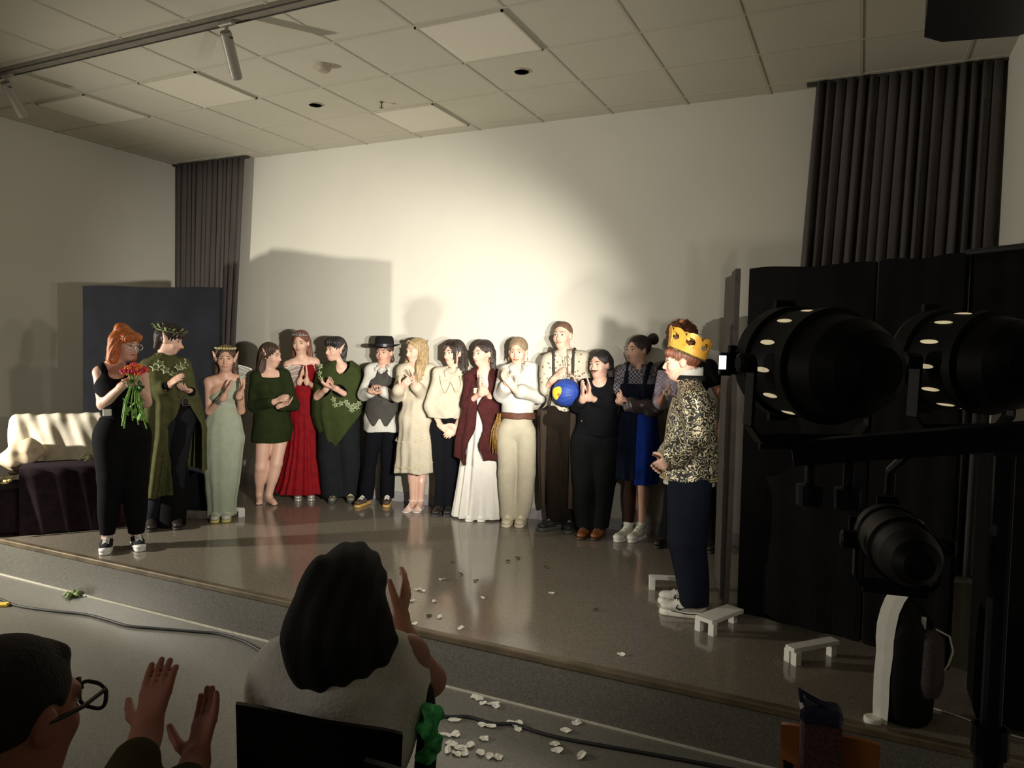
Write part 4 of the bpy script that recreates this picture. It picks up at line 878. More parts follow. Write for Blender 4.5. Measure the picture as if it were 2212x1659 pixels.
    def body(p, legs=True, feet=True, hands=True, curl=(.18, .18), spread=.35, thumb=None, pna=None, pnb=None, nose=1.0, h=.0062, hk=.006):
        g = SDF(.035); g.u(*p.spine(-.004), k=.05); g.u(*p.shoulders(-.004), k=.035); g.u(*p.bust(-.004), k=.03)
        for s in 'ab':
            g.u(*p.arm(s), k=.02); g.u(*p.leg(s), k=.03)
            for q in (p.foot(s) if feet else p.foot(s, False)): g.u(q, k=.012)
        g.u(cap(p.nb - UP * .01, p.hd.P(0, -.022, -.07), .050 * (1 if p.fem else 1.12), .047 * (1 if p.fem else 1.12)), k=.03)
        head_ops(g, p.hd, elf=p.elf, nose=nose)
        th = nrm(-p.n * .8 + UP * .6) if thumb is None else thumb
        m = (p.ta + p.wa) / 2; m2 = (p.tb + p.wb) / 2; pa = nrm(m2 - m) if pna is None else pna; pb = nrm(m - m2) if pnb is None else pnb
        hand_ops(g, p.wa, p.ta, pa, th, curl[0], spread, k=hk); hand_ops(g, p.wb, p.tb, pb, th, curl[1], spread, k=hk)
        zs = [q[2] for q in (p.wa, p.ta, p.wb, p.tb)]
        fine = [(p.hd.c[2] - .14, p.hd.c[2] + .15), (min(zs) - .03, max(zs) + .03), (-.01, .08)]
        g.build('body', p.skin, p.root, h=h, fine=fine, hz=.014)
    def cloth(p, name, m, prims, cuts=(), h=.009, k=.03, ck=.012, inter=(), wr=(.0025, 22), wz=(.5), label=None, parent=None):
        g = SDF(k); g.u(*prims)
        for c in cuts: g.s(c, k=ck)
        for c in inter: g.i(c)
        if wr and wr[0]:
            A, fq = wr; ph = p.c[0] * 7
            g.p(lambda X, Y, Z: A * (np.sin(fq * (X * .9 + Y * .5) + 2.1 * np.sin(fq * .35 * Z + ph)) + .7 * np.sin(fq * 1.3 * (Z * .8 - X * .6) + 1.7 * np.sin(fq * .5 * X + ph))))
        return g.build(name, m, parent or p.root, h=h, label=label)
    def neckcut(p, r=.062, f=.02, dz=.02, flat=1): return cap(p.nb + p.n * f + UP * dz, p.nb + p.n * (f + .03) + UP * (dz - .0), r)
    def pants(p, m, r=((.105), (.075), (.07)), off=.0, zt=None, zb=.05, name='trousers', wr=(.003, 20), hip=.018, label=None):
        pr = []
        for s in 'ab':
            H, K, A = (p.hipa, p.ka, p.aa) if s == 'a' else (p.hipb, p.kb, p.ab); A2 = V(A[0], A[1], min(A[2], .075))
            pr += [cap(H - UP * .02, K, r[0], r[1]), cap(K, A2, r[1], r[2])]
        zt = p.pe[2] + .12 if zt is None else zt
        pr += [p.spine(hip)[2], p.spine(hip)[1]]
        return p.cloth(name, m, pr, inter=[lambda X, Y, Z: Z - zt, lambda X, Y, Z: zb - Z + 0 * X], k=.02, wr=wr, label=label)
    def skirt(p, m, lv, pleat=(9, .02, .003, 0), name='dress', h=.009, wr=None, cuts=(), extra=(), label=None, k=.03, inter=()):
        L = [(z, c + p.sd * 0, rs, rf) for z, c, rs, rf in lv]
        return p.cloth(name, m, [loft(L, p.sd, p.n, pleat)] + list(extra), cuts, h=h, wr=wr, label=label, k=k, inter=inter)
    def at(p, z):
        """body centre at height z"""
        if z >= p.pe[2]:
            t = (z - p.pe[2]) / (p.ch[2] - p.pe[2]); return p.pe + (p.ch - p.pe) * min(t, 1.3)
        t = z / p.pe[2]; return V(p.c[0], p.c[1], 0) * (1 - t) + V(p.pe[0], p.pe[1], 0) * t
    def shoe(p, s, um, sm, laces=None, high=0.0, toe=None, sole=.022, wd=.0):
        A, T = (p.aa, p.oa) if s == 'a' else (p.ab, p.ob); d = nrm(V(T[0] - A[0], T[1] - A[1], 0)); x = np.cross(UP, d)
        he = V(A[0], A[1], 0) - d * .03
        g = SDF(.02); z = sole
        g.u(cap(he + UP * (z + .028), he + d * .10 + UP * (z + .022), .036 + wd, .040 + wd, .8, UP), cap(he + d * .10 + UP * (z + .02), he + d * .185 + UP * (z + .016), .040 + wd, .036 + wd, .62, UP),
            cap(V(A[0], A[1], .07 + high), V(A[0], A[1], .05) + d * .06, .040 if high else .036, .030))
        g.s(cap(V(A[0], A[1], .10 + high), V(A[0], A[1], .13 + high), .034)); g.i(lambda X, Y, Z: z - .004 - Z + 0 * X); g.i(lambda X, Y, Z: Z - .105 - high + 0 * X)
        o = g.build('shoe', um, p.root, h=.005)
        g = SDF(.01); g.u(cap(he + UP * .01, he + d * .10 + UP * .01, .040 + wd, .041 + wd), cap(he + d * .10 + UP * .01, he + d * .188 + UP * .01, .041 + wd, .038 + wd))
        g.i(lambda X, Y, Z: .001 - Z + 0 * X); g.i(lambda X, Y, Z: Z - sole + 0 * X); g.build('sole', sm, o, h=.005)
        if toe: SDF(.01).u(cap(he + d * .178 + UP * (z + .006), he + d * .192 + UP * (z + .006), .042 + wd, .040 + wd, .66, UP)).i(lambda X, Y, Z: z - .006 - Z + 0 * X).build('toe_cap', toe, o, h=.004)
        if laces:
            b = MB()
            for k in range(5):
                q = he + d * (.078 + .017 * k - .02 * (high > 0)) + UP * (z + .072 - .0062 * k + high * .3 * (1 - k / 5)); sg = 1 if k % 2 else -1
                b.tube([q - x * .022 - UP * .012, q + UP * .004 + d * .004 * sg, q + x * .022 - UP * .012], .0048, 5)
            q = he + d * .072 + UP * (z + .078 + high * .3)
            for sg in (-1, 1): b.tube([q, q + x * sg * .022 + UP * .012, q + x * sg * .034 - UP * .004, q + x * sg * .01], .003, 5)
            b.build('laces', laces, o)
        return o
    def hair(p, m, prims, cuts=(), strand=(.003, 34), h=.006, name='hair', hl=(.060, .050, .098), hc=(0, .102, -.034), nocap=False, k=.025, label=None, inter=()):
        hd = p.hd; g = SDF(k)
        if not nocap: g.u(hd.E((0, -.022, .038), (.083, .100, .090)))
        g.u(*prims)
        g.s(hd.E(hc, hl), k=.01)
        for c in cuts: g.s(c, k=.01)
        for c in inter: g.i(c)
        A, N = strand; c = hd.c; s_, f_, u_ = hd.s, hd.f, hd.u
        def st(X, Y, Z):
            x = (X - c[0]) * s_[0] + (Y - c[1]) * s_[1] + (Z - c[2]) * s_[2]; y = (X - c[0]) * f_[0] + (Y - c[1]) * f_[1] + (Z - c[2]) * f_[2]
            zz = (X - c[0]) * u_[0] + (Y - c[1]) * u_[1] + (Z - c[2]) * u_[2]
            return A * np.sin(N * np.arctan2(x, -y + .02) + 5 * np.sin(11 * zz + 3 * x)) * np.clip(np.sqrt(x * x + y * y) / .06, 0, 1)
        g.p(st)
        return g.build(name, m, p.root, h=h, label=label)

def collar(p, m, w=.075, ln=.075, drop=.05, f=.105, v=.02):
    """shirt collar: a standing band and two pointed flaps"""
    g = MB(); c = p.nb - p.n * .008 - UP * .004; band = []
    for z, r in ((-.012, .066), (.022, .060)):
        band.append([c + UP * z + p.sd * r * math.cos(t) + p.n * r * 1.05 * math.sin(t) for t in np.linspace(math.pi * .62, math.pi * 2.38, 26)])
    g.grid(band, (0, 0, .003))
    for s in (-1, 1):
        a = c + p.sd * s * .062 + UP * .020 + p.n * .012; b = c + p.n * .062 + p.sd * s * .020 + UP * .006
        d = p.nb + p.n * f + p.sd * s * (v + .045) - UP * (drop + .02); e = p.nb + p.n * (f - .03) + p.sd * s * (w + .012) - UP * .012
        P_ = [[a, (a + b) / 2 + UP * .002 + p.n * .012, b], [(a + e) / 2 + UP * .006 + p.n * .006, (a + b + d + e) / 4 + p.n * .014, (b + d) / 2 + p.n * .010], [e, (d + e) / 2 + p.n * .004, d]]
        g.grid(P_, tuple(p.n * .004))
    g.build('collar', m, p.root, smooth=True)

HB = hairmat('hair_black', (.014, .011, .011)); HDB = hairmat('hair_dark_brown', (.020, .010, .007)); HBR = hairmat('hair_brown', (.050, .024, .013))
HRD = hairmat('hair_copper', (.52, .15, .035)); HBL = hairmat('hair_blond', (.34, .24, .12)); HAU = hairmat('hair_auburn', (.15, .05, .024)); HDBL = hairmat('hair_dark_blond', (.24, .165, .10))
F = lambda n, c, **k: mat(n, c, k.pop('rough', .92), bump=.2, bscale=180, spec=.12, **k)
RUB = mat('rubber_white', (.72, .71, .66), .6, var=.03); LACE = mat('lace_white', (.75, .73, .68), .8, var=.03); DARKSH = mat('shoe_dark', (.02, .016, .014), .5)
def ivy(p, pos, nrmv, size, k, m=None, name='ivy_leaf'):
    """five pointed leaf with a pale edge, lying on the cloth"""
    nv = nrm(nrmv); a = nrm(np.cross(nv, UP + V(.1, .2, 0))); b = np.cross(nv, a); pos = np.asarray(pos, float); vs = []; g = MB()
    rot = k * 1.3
    def ring(sc, lift):
        out = []
        for i in range(10):
            t = rot + math.pi * i / 5; r = size * sc * (1 if i % 2 == 0 else .52) * (1.15 if i == 0 else 1)
            out.append(pos + a * r * math.cos(t) + b * r * math.sin(t) + nv * lift)
        return out
    o1 = ring(1, .004); o2 = ring(.72, .008); c = pos + nv * .009; base = ring(1, .0)
    g.cur = 1; g.add(o1 + o2, [(i, (i + 1) % 10, 10 + (i + 1) % 10, 10 + i) for i in range(10)])
    g.cur = 0; g.add(o2 + [c], [(i, (i + 1) % 10, 10) for i in range(10)])
    g.cur = 1; g.add(o1 + base, [(i, 10 + i, 10 + (i + 1) % 10, (i + 1) % 10) for i in range(10)])
    g.build(name, [m or mat('ivy_green', (.10, .15, .045), .6), mat('ivy_edge', (.5, .52, .34), .6)], p.root)
def tiara(p, m, spikes=7, hmax=.035, r=(.082, .098), z=.068, span=1.9, extra=None):
    h = p.hd; g = MB(); pts = []
    for i in range(25):
        t = math.pi / 2 + (i / 24 - .5) * 2 * span; pts.append(h.P(r[0] * math.cos(t), -.02 + r[1] * math.sin(t), z))
    g.tube(pts, .0032, 6)
    for i in range(spikes * 2 - 1):
        u = i / (spikes * 2 - 2) - .5; t = math.pi / 2 + u * 1.7; hh = hmax * (1 - abs(u) * 1.5) * (1 if i % 2 == 0 else .55)
        q = h.P(r[0] * math.cos(t), -.02 + r[1] * math.sin(t), z); q2 = h.P(r[0] * .97 * math.cos(t), -.02 + r[1] * .97 * math.sin(t), z + hh)
        g.tube([q, q2], [.003, .0018], 5); g.ell(q2, (h.vec(.0045, 0, 0), h.vec(0, .0045, 0), h.vec(0, 0, .0045)), 6, 5)
    o = g.build('tiara', m, p.root, smooth=False)
    return o
SILV = mat('silver', (.8, .8, .82), .2, metal=.9)
def ring_band(p, a, b, w, r, m, name):
    """band round a limb near b"""
    d = nrm(b - a); MB().lathe(b - d * (.03 + w), d, [(0, r), (0, r + .004), (w, r + .003), (w, r)], 16).build(name, m, p.root)

# ---- 1 red haired woman with bouquet
p = Person('red', 'red haired person in black top and trousers holding a rose bouquet at left', W=1.08, skin='fair')
p.body(curl=(.85, .9), spread=.1, pna=p.n * .3 + p.sd * .9, pnb=-p.sd, thumb=UP)
face_parts(p.root, p.hd, brow=(.25, .09, .03), lip=(.48, .15, .12))
tb = F('top_black', (.006, .006, .008))
nk = p.nb + p.n * .07 - UP * .02
p.cloth('tank_top', tb, p.spine(.012) + p.bust(.004, .050) + [cap(p.sa * .62 + p.nb * .38, p.ch, .052, .09), cap(p.sb * .62 + p.nb * .38, p.ch, .052, .09)], cuts=[cap(nk + UP * .03, nk - UP * .035, .074, .060), cap(p.nb, p.nb + UP * .08, .06)], ck=.008)
p.pants(F('trousers_black', (.005, .005, .006)), r=(.118, .098, .052), zb=.10, hip=.035, wr=(.006, 13))
o = MB().box(p.pe + UP * .165 - p.sd * .132 + p.n * .07, (.06, .012, .05), rz=math.atan2(p.sd[1], p.sd[0]), bev=.004).build('waist_pack', WHITEP(), p.root, label='small white clip on pack at the waist')
for s in 'ab': p.shoe(s, F('canvas_black', (.02, .02, .024)), RUB, LACE, toe=RUB, sole=.028)
hd = p.hd
p.hair(HRD, [hd.C((-.062, -.03, .03), (-.088, -.015, -.105), .050, .040), hd.C((.062, -.03, .03), (.076, -.01, -.10), .045, .028), hd.C((0, -.075, .02), (0, -.065, -.11), .062, .056),
             hd.E((-.01, -.045, .118), (.050, .045, .036)), hd.C((-.05, .055, .062), (.05, .055, .062), .030)], hl=(.056, .055, .085), hc=(0, .11, -.045), strand=(.0045, 30))
g = MB()
for s in (-1, 1):
    c = hd.P(s * .032, .105, -.004); g.tube([c + hd.s * .026 * math.cos(t) + hd.u * .021 * math.sin(t) for t in np.linspace(0, 2 * math.pi, 17)], .0016, 5)
    g.tube([hd.P(s * .058, .104, 0), hd.P(s * .082, -.01, .002)], .0016, 5)
g.tube([hd.P(-.006, .106, 0), hd.P(.006, .106, 0)], .0016, 5); g.build('glasses', SILV, p.root)
# bouquet
bc = (p.wa + p.wb) / 2 + (p.n * .055) + UP * .035
bq = empty('bouquet', bc, 'bouquet of orange and pink roses held upright by the red haired person', 'bouquet')
rr = random.Random(11)
cols = [mat('rose_orange', (.85, .22, .05), .6, var=.15), mat('rose_coral', (.80, .10, .06), .6, var=.15), mat('rose_pink', (.62, .03, .09), .6, var=.15)]
for k in range(20):
    t = k * 2.399; r = .082 * math.sqrt((k + .3) / 20); c = bc + p.sd * r * math.cos(t) + p.n * (r * math.sin(t) * .8 + .02) + UP * (.125 - r * r * 9 + rr.uniform(-.01, .02)); m_ = MB()
    m_.ell(c, ((.014, 0, 0), (0, .014, 0), (0, 0, .016)), 8, 6)
    for q in range(8):
        a = q * 2.4; R = .010 + .0022 * q; e = c + V(math.cos(a) * R, math.sin(a) * R, .004 - .001 * q)
        m_.ell(e, ((.013 * math.cos(a + 1.57), .013 * math.sin(a + 1.57), 0), (.004 * math.cos(a), .004 * math.sin(a), 0), (0, 0, .014)), 7, 5)
    m_.build('rose', cols[k % 3], bq, smooth=True)
stemg = mat('stem_green', (.16, .34, .05), .45, var=.3); lg = mat('rose_leaf', (.04, .15, .03), .5, var=.4)
for k in range(11):
    a = rr.uniform(0, 6.28); q = bc + p.sd * .018 * math.cos(a) + p.n * .015 * math.sin(a); e = q + p.sd * .065 * math.cos(a) + p.n * .04 * math.sin(a) - UP * rr.uniform(.24, .33)
    MB().tube([q + UP * .10 + p.sd * .03 * math.cos(a), q, (q + e) / 2 - p.sd * .015, e], .0048, 6).build('stem', stemg, bq)
for k in range(26):
    a = rr.uniform(0, 6.28); z = rr.uniform(-.24, .03); q = bc + p.sd * (.045 - z * .08) * math.cos(a) + p.n * .045 * math.sin(a) + UP * z; v = nrm(V(*[rr.uniform(-1, 1) for _ in range(3)])); w_ = nrm(np.cross(v, V(.3, .5, .8)))
    MB().ell(q, (v * .034, w_ * .018, np.cross(v, w_) * .003), 8, 5).build('leaf', lg if z > -.12 else stemg, bq, smooth=True)

# ---- 2 caped elf
p = Person('cape', 'pointy eared person in a long olive cape and leaf wreath clapping, left back', W=.98, skin='fair', elf=True, fem=False)
p.body(curl=(.15, .5), nose=1.35)
face_parts(p.root, p.hd, brow=(.03, .02, .015), shadow=(.5, .33, .12))
MB().ell(p.hd.P(0, .110, -.034), (p.hd.vec(.015, 0, 0), p.hd.vec(0, .014, 0), p.hd.vec(0, 0, .013)), 10, 8).build('painted_nose', mat('nose_orange', (.75, .33, .06), .5), p.root, smooth=True)
p.cloth('tunic', F('tunic_black', (.005, .005, .006)), p.spine(.016) + p.shoulders(.012) + p.arm('a', .012) + p.arm('b', .012) + [cap(p.pe, p.at(.66), .118, .115, .85, p.n)], cuts=[p.neckcut(.055, 0, .03)])
p.pants(F('trousers_dark', (.014, .015, .020)), r=(.098, .066, .055))
bl = MB(); cw = p.pe + UP * .13
bl.lathe(cw - UP * .02, UP, [(0, .128), (0, .136), (.042, .136), (.042, .128)], 28)
bl.build('belt', mat('leather_black', (.015, .012, .010), .35), p.root)
g = MB(); bu = cw + p.n * .138
for a, b in (((-.03, -.03), (.03, -.03)), ((.03, -.03), (.03, .03)), ((.03, .03), (-.03, .03)), ((-.03, .03), (-.03, -.03))): g.bar(bu + p.sd * a[0] + UP * a[1], bu + p.sd * b[0] + UP * b[1], .006, .006)
g.build('buckle', mat('steel_dark', (.25, .25, .26), .3, metal=.9), p.root)
cap_m = F('cape_olive', (.070, .072, .028), var=.18)
cz = [(p.at(.9) - p.n * .03, None)]
c_ = lambda z, b=0: p.at(z) - p.n * (.02 + b)
lv = [(.26, c_(.3), .34, .23), (.60, c_(.6), .31, .21), (.80, c_(.8), .29, .20), (1.05, c_(1.0), .25, .17), (1.25, p.ch, .225, .14), (1.36, p.ch, .20, .115), (p.nb[2] + .0, p.nb, .10, .085), (p.nb[2] + .03, p.nb, .065, .065)]
lo_, hi_, base = loft(lv, p.sd, p.n, (8, .030, .002, .6))
def cape(X, Y, Z):
    d = base(X, Y, Z); sh = np.maximum(d, -(d + .014)); s_ = (X - p.pe[0]) * p.sd[0] + (Y - p.pe[1]) * p.sd[1]; f_ = (X - p.pe[0]) * p.n[0] + (Y - p.pe[1]) * p.n[1]
    wdt = np.clip((1.10 - Z) * .6, -.2, .15); open_ = np.minimum(wdt - np.abs(s_ - .0), f_ - .0)
    hem = .30 + .14 * np.clip((s_ + .30) * 1.6, 0, 1) + .03 * np.sin(9 * s_) - Z
    return np.maximum(np.maximum(sh, open_), hem)
g = SDF(.02); g.u((lo_, hi_, cape)); g.u(*p.arm('a', .026, to=.8, flare=.01), k=.03); g.u(*p.arm('b', .026, to=.5), k=.03); g.u(cap(p.ch - p.sd * .1 + p.n * .05, p.ch + p.sd * .1 + p.n * .05, .10), k=.04); g.u(cap(p.ea, p.ea - UP * .22, .045, .06), k=.04); g.s(cap(p.wa, p.wa + (p.wa - p.ea) * .3, .045)); g.s(p.neckcut(.052, .0, .045)); g.build('cape', cap_m, p.root, h=.009)
for i, (s, f, z) in enumerate(((-.17, .06, 1.33), (-.10, .09, 1.31), (-.04, .11, 1.27), (.0, .11, 1.33), (.05, .10, 1.34), (.12, .06, 1.37), (-.14, .08, 1.36))):
    q = p.ch.copy(); q[2] = z - .01; ivy(p, q + p.sd * s + p.n * (f + .045) + UP * .015, nrm(p.n + p.sd * s * 3 + UP * .6), .040, i)
for s in 'ab': p.shoe(s, DARKSH, DARKSH)
hd = p.hd
p.hair(HDB, [hd.C((-.05, -.06, .02), (-.045, -.075, -.075), .045, .022), hd.C((.05, -.06, .02), (.045, -.07, -.075), .045, .022), hd.C((-.05, .06, .062), (.055, .065, .058), .030), hd.E((0, -.01, .09), (.07, .08, .05)), hd.C((.02, .02, .11), (.05, .0, .14), .02, .005), hd.C((-.02, -.04, .11), (-.05, -.07, .14), .02, .005)], hl=(.056, .055, .078), hc=(0, .115, -.046), strand=(.006, 18))
wr_ = MB(); pts = [hd.P(.088 * math.cos(t), -.015 + .105 * math.sin(t), .072) for t in np.linspace(0, 6.28, 30)]; wr_.tube(pts, .005, 5)
wreath = wr_.build('leaf_wreath', mat('ivy_green', (.10, .15, .045), .6), p.root)
for k in range(24):
    t = k * .262; q = hd.P(.095 * math.cos(t), -.015 + .112 * math.sin(t), .078 + .008 * (k % 3)); v = hd.vec(math.cos(t) * .6, math.sin(t) * .6, .5 - .4 * (k % 2)); v = nrm(v); w_ = nrm(np.cross(v, np.array(hd.u)))
    MB().ell(q + v * .015, (v * .026, w_ * .011, np.cross(v, w_) * .002), 8, 5).build('leaf', mat('wreath_leaf', (.22, .26, .10), .6, var=.5), wreath, smooth=True)

# ---- 3 sage dress elf
p = Person('sage', 'pointy eared person in a long pale sage one shoulder dress and tiara', W=.86, skin='tan', elf=True)
p.body(curl=(.1, .25))
face_parts(p.root, p.hd, brow=(.05, .025, .015), lip=(.5, .16, .14))
sage = F('dress_sage', (.32, .355, .27), var=.06)
c_ = p.at
dr = [(.03, c_(.03), .125, .10), (.10, c_(.1), .12, .095), (.45, c_(.45), .158, .125), (.72, c_(.72), .180, .135), (.84, c_(.84), .160, .12), (1.0, c_(1.0), .112, .09)]
L = [(z, c, a, b) for z, c, a, b in dr]
p.cloth('dress', sage, [loft(L, p.sd, p.n, (7, .006, .001, 0))] + p.spine(.012) + p.bust(.012) + [cap(p.ch, p.sb + UP * .01, .075, .044)],
        inter=[lambda X, Y, Z: (Z - (p.ch[2] + .062)) - ((X - p.ch[0]) * p.sd[0] + (Y - p.ch[1]) * p.sd[1]) * .72], wr=(.0018, 30), cuts=[p.neckcut(.058, 0, .02)])
for s in 'ab': p.shoe(s, mat('shoe_pale', (.55, .56, .48), .5), mat('shoe_yellow', (.6, .55, .2), .6))
hd = p.hd
p.hair(HBR, [hd.C((-.06, -.05, 0), (-.075, -.05, -.17), .038, .022), hd.C((.06, -.05, 0), (.085, -.05, -.19), .038, .026), hd.C((0, -.07, 0), (0, -.08, -.18), .06, .05)], hl=(.062, .075, .124), hc=(0, .110, -.036))
tiara(p, mat('tiara_gold', (.7, .6, .35), .25, metal=.8), 8, .042, z=.085)
g = MB()
for k in range(10):
    t = 1.57 + (k / 9 - .5) * 2.6; q = p.hd.P(.084 * math.cos(t), -.02 + .1 * math.sin(t), .095); g.ell(q, ((.010, 0, 0), (0, .010, 0), (0, 0, .007)), 6, 5)
g.build('tiara_flowers', mat('tiny_flowers', (.55, .5, .2), .6, var=.5), p.root)
ring_band(p, p.ea, p.wa, .035, .028, SILV, 'bracelet'); ring_band(p, p.ea, p.wa + nrm(p.ea - p.wa) * .04, .012, .030, SILV, 'bracelet'); ring_band(p, p.eb, p.wb, .006, .027, mat('bracelet_dark', (.03, .02, .02), .5), 'bracelet')

# ---- 4 green mini dress
p = Person('green', 'barefoot person in a dark green mini dress with fairy wings, looking right', W=1.06, skin='fair', elf=True)
p.body(curl=(.12, .2), thumb=UP)
face_parts(p.root, p.hd, brow=(.05, .025, .015))
dg = F('dress_green', (.018, .026, .008), var=.15)
hem = .60
L = [(hem, p.at(hem), .185, .155), (.74, p.at(.74), .190, .155), (.84, p.at(.84), .175, .145), (.97, p.at(.97), .135, .11)]
nk = p.nb + p.n * .08 + UP * .0
p.cloth('dress', dg, [loft(L, p.sd, p.n, (5, .003, .001, 0))] + p.spine(.014) + p.bust(.014) + p.shoulders(.008) + p.arm('a', .014, to=.86, flare=.012) + p.arm('b', .014, to=.86, flare=.012),
        cuts=[slab(nk + UP * .03, (p.sd, p.n, UP), (.085, .10, .075), .012), p.neckcut(.062, 0, .03)], wr=(.003, 26))
hd = p.hd
p.hair(HBR, [hd.C((-.055, -.05, .01), (-.07, -.05, -.16), .042, .034), hd.C((.058, -.045, .01), (.08, -.02, -.15), .036, .028), hd.C((0, -.075, .0), (-.02, -.085, -.16), .06, .055), hd.C((-.05, .03, .075), (-.07, -.02, .0), .03)], strand=(.005, 22), hl=(.062, .075, .124), hc=(0, .110, -.036))
wingm = mat('wing_film', (.75, .74, .66), .4, alpha=.35); wirem = mat('wing_wire', (.8, .78, .7), .4)
bk_ = p.ch - p.n * .14
for sg, key in ((-1, (-.30, .02, .07)), (1, (.36, .06, .10))):
    wg = empty('wing', (0, 0, 0)); wg.parent = p.root
    out = nrm(p.sd * sg + p.n * (.60 if sg > 0 else -.25)); up_ = UP
    q_ = 1.0 if sg < 0 else 1.0; tipp = [(a * q_, b * q_) for a, b in ((0, 0), (.10, .11), (.22, .16), (.33, .17), (.36, .13), (.30, .04), (.20, -.06), (.10, -.08), (0, 0))]
    P_ = catmull([bk_ + out * a + up_ * (b + .04) for a, b in tipp], 5)
    gw = MB(); gw.tube(P_, .0045, 5)
    for e in (8, 13, 18, 23, 28): gw.tube([P_[0], (P_[0] + P_[e]) / 2 + Vector(up_ * .015), P_[e]], .0028, 4)
    for a_, b_ in ((8, 30), (13, 27)): gw.tube([P_[a_].lerp(P_[0], .4), P_[b_].lerp(P_[0], .4)], .0012, 4)
    o = gw.build('wing', wirem, p.root, label='see-through fairy wing on a white wire frame')
    cen = sum(P_, Vector()) / len(P_); f_ = MB(); f_.add(list(P_) + [cen], [(i, i + 1, len(P_)) for i in range(len(P_) - 1)]); f_.build('film', wingm, o)
    bpy.data.objects.remove(wg)

# ---- 5 red gown
for k_, v_ in POSE['rgown'].items():
    if isinstance(v_, list) and k_ not in ('hf', 'bf'): v_[0] -= .085; v_[1] += .085
p = Person('rgown', 'person in a floor length crimson gown and silver tiara, hands pressed together', W=.88, skin='fair')
p.body(curl=(.05, .05), spread=.05)
face_parts(p.root, p.hd, brow=(.12, .05, .03), lip=(.55, .14, .13), shadow=(.45, .3, .22))
rg = F('gown_red', (.20, .004, .008), var=.2, rough=.7)
L = [(.06, p.at(.06), .27, .20), (.20, p.at(.2), .225, .17), (.45, p.at(.45), .175, .135), (.65, p.at(.65), .155, .12), (.84, p.at(.84), .155, .12), (.97, p.at(.97), .115, .095), (1.03, p.at(1.03), .105, .09)]
nk = p.nb + p.n * .07 - UP * .06
p.cloth('gown', rg, [loft(L, p.sd, p.n, (15, .016, .0, 0))] + p.spine(.012) + p.bust(.014) + [cap(p.sa * .8 + p.nb * .2, p.ch + UP * .02 - p.sd * .06, .034, .06), cap(p.sb * .8 + p.nb * .2, p.ch + UP * .02 + p.sd * .06, .034, .06)],
        cuts=[cap(nk + UP * .10, nk + UP * .0, .075, .012), cap(nk + UP * .06 - p.sd * .03, nk + UP * .06 + p.sd * .03, .05)], wr=(.0015, 30))
for s in 'ab': p.shoe(s, mat('shoe_silver', (.55, .52, .45), .3, metal=.5), mat('shoe_silver', (.5, .5, .5)))
hd = p.hd
p.hair(HAU, [hd.C((-.06, -.04, 0), (-.082, -.03, -.20), .034, .024), hd.C((.06, -.04, 0), (.095, -.03, -.24), .036, .026), hd.C((0, -.07, 0), (.02, -.08, -.24), .06, .05)], hl=(.062, .075, .124), hc=(0, .110, -.036))
tiara(p, SILV, 7, .04, z=.078)

# ---- 6 poncho elf
p = Person('poncho', 'dark haired elf eared person in a pointed green poncho with ivy, looking left', W=1.02, skin='fair', elf=True)
p.body(curl=(.25, .22), thumb=UP)
face_parts(p.root, p.hd, brow=(.02, .015, .012))
p.pants(F('trousers_charcoal', (.011, .013, .015)), r=(.125, .115, .112), zb=.045, hip=.035, wr=(.006, 12))
p.cloth('undershirt', F('top_black', (.006, .006, .008)), p.spine(.008) + p.bust(.008) + [cap(p.sb * .55 + p.nb * .45, p.ch, .045, .08), cap(p.sa * .55 + p.nb * .45, p.ch, .045, .08)], cuts=[cap(p.nb + p.n * .06, p.nb + p.n * .06 - UP * .07, .06, .03)], wr=None)
pg = F('poncho_green', (.036, .050, .015), var=.12)
lo_, hi_, base = loft([(.50, p.at(.6), .13, .10), (.66, p.at(.66), .20, .15), (.85, p.at(.85), .255, .19), (.97, p.at(.97), .26, .20), (1.12, p.at(1.1), .25, .20), (1.25, p.ch, .235, .165), (1.33, p.ch, .20, .12), (1.38, p.nb, .13, .08), (1.40, p.nb, .10, .07)], p.sd, p.n, (6, .018, .002, 1))
cx0 = p.pe - p.sd * .04
def pon(X, Y, Z):
    d = base(X, Y, Z); s_ = (X - cx0[0]) * p.sd[0] + (Y - cx0[1]) * p.sd[1]; f_ = (X - cx0[0]) * p.n[0] + (Y - cx0[1]) * p.n[1]
    sh = np.maximum(d, -(d + .018)); hemz = .52 + np.where(s_ < 0, np.abs(s_) * 1.15, np.abs(s_) * 1.35)
    hemz = np.minimum(hemz, .98)
    return np.maximum(sh, (hemz - Z) * .6)
g = SDF(.015); g.u((lo_, hi_, pon)); nk = p.nb + p.n * .115 + p.sd * .01
g.s(cap(nk + UP * .05 + p.sd * .02, nk - UP * .13 - p.sd * .01, .090, .016), k=.006); g.s(cap(p.nb - UP * .01, p.nb + UP * .1 + p.sd * .03, .075))
for s_, w_, e_ in (('a', p.wa, p.ea), ('b', p.wb, p.eb)): g.s(cap(e_, w_ + (w_ - e_) * .4, .046, .05)); 
g.s(cap(p.sb * .25 + p.eb * .75 - UP * .04, p.wb - UP * .01, .055))
g.build('poncho', pg, p.root, h=.009)
for i, (s, f, z) in enumerate(((-.185, .06, 1.31), (-.19, .10, 1.27), (-.175, .13, 1.22), (-.185, .10, 1.34), (-.04, .22, 1.02), (-.02, .225, .97), (.03, .23, .985), (.08, .235, 1.0), (.12, .225, .955), (.16, .21, .965), (.14, .21, .92), (.20, .19, .985), (.18, .20, .945), (.10, .23, .97))):
    q = p.at(min(z, 1.2)).copy(); q[2] = z; ivy(p, q + p.sd * s + p.n * f * .9, nrm(p.n + p.sd * s * 2), .030, i)
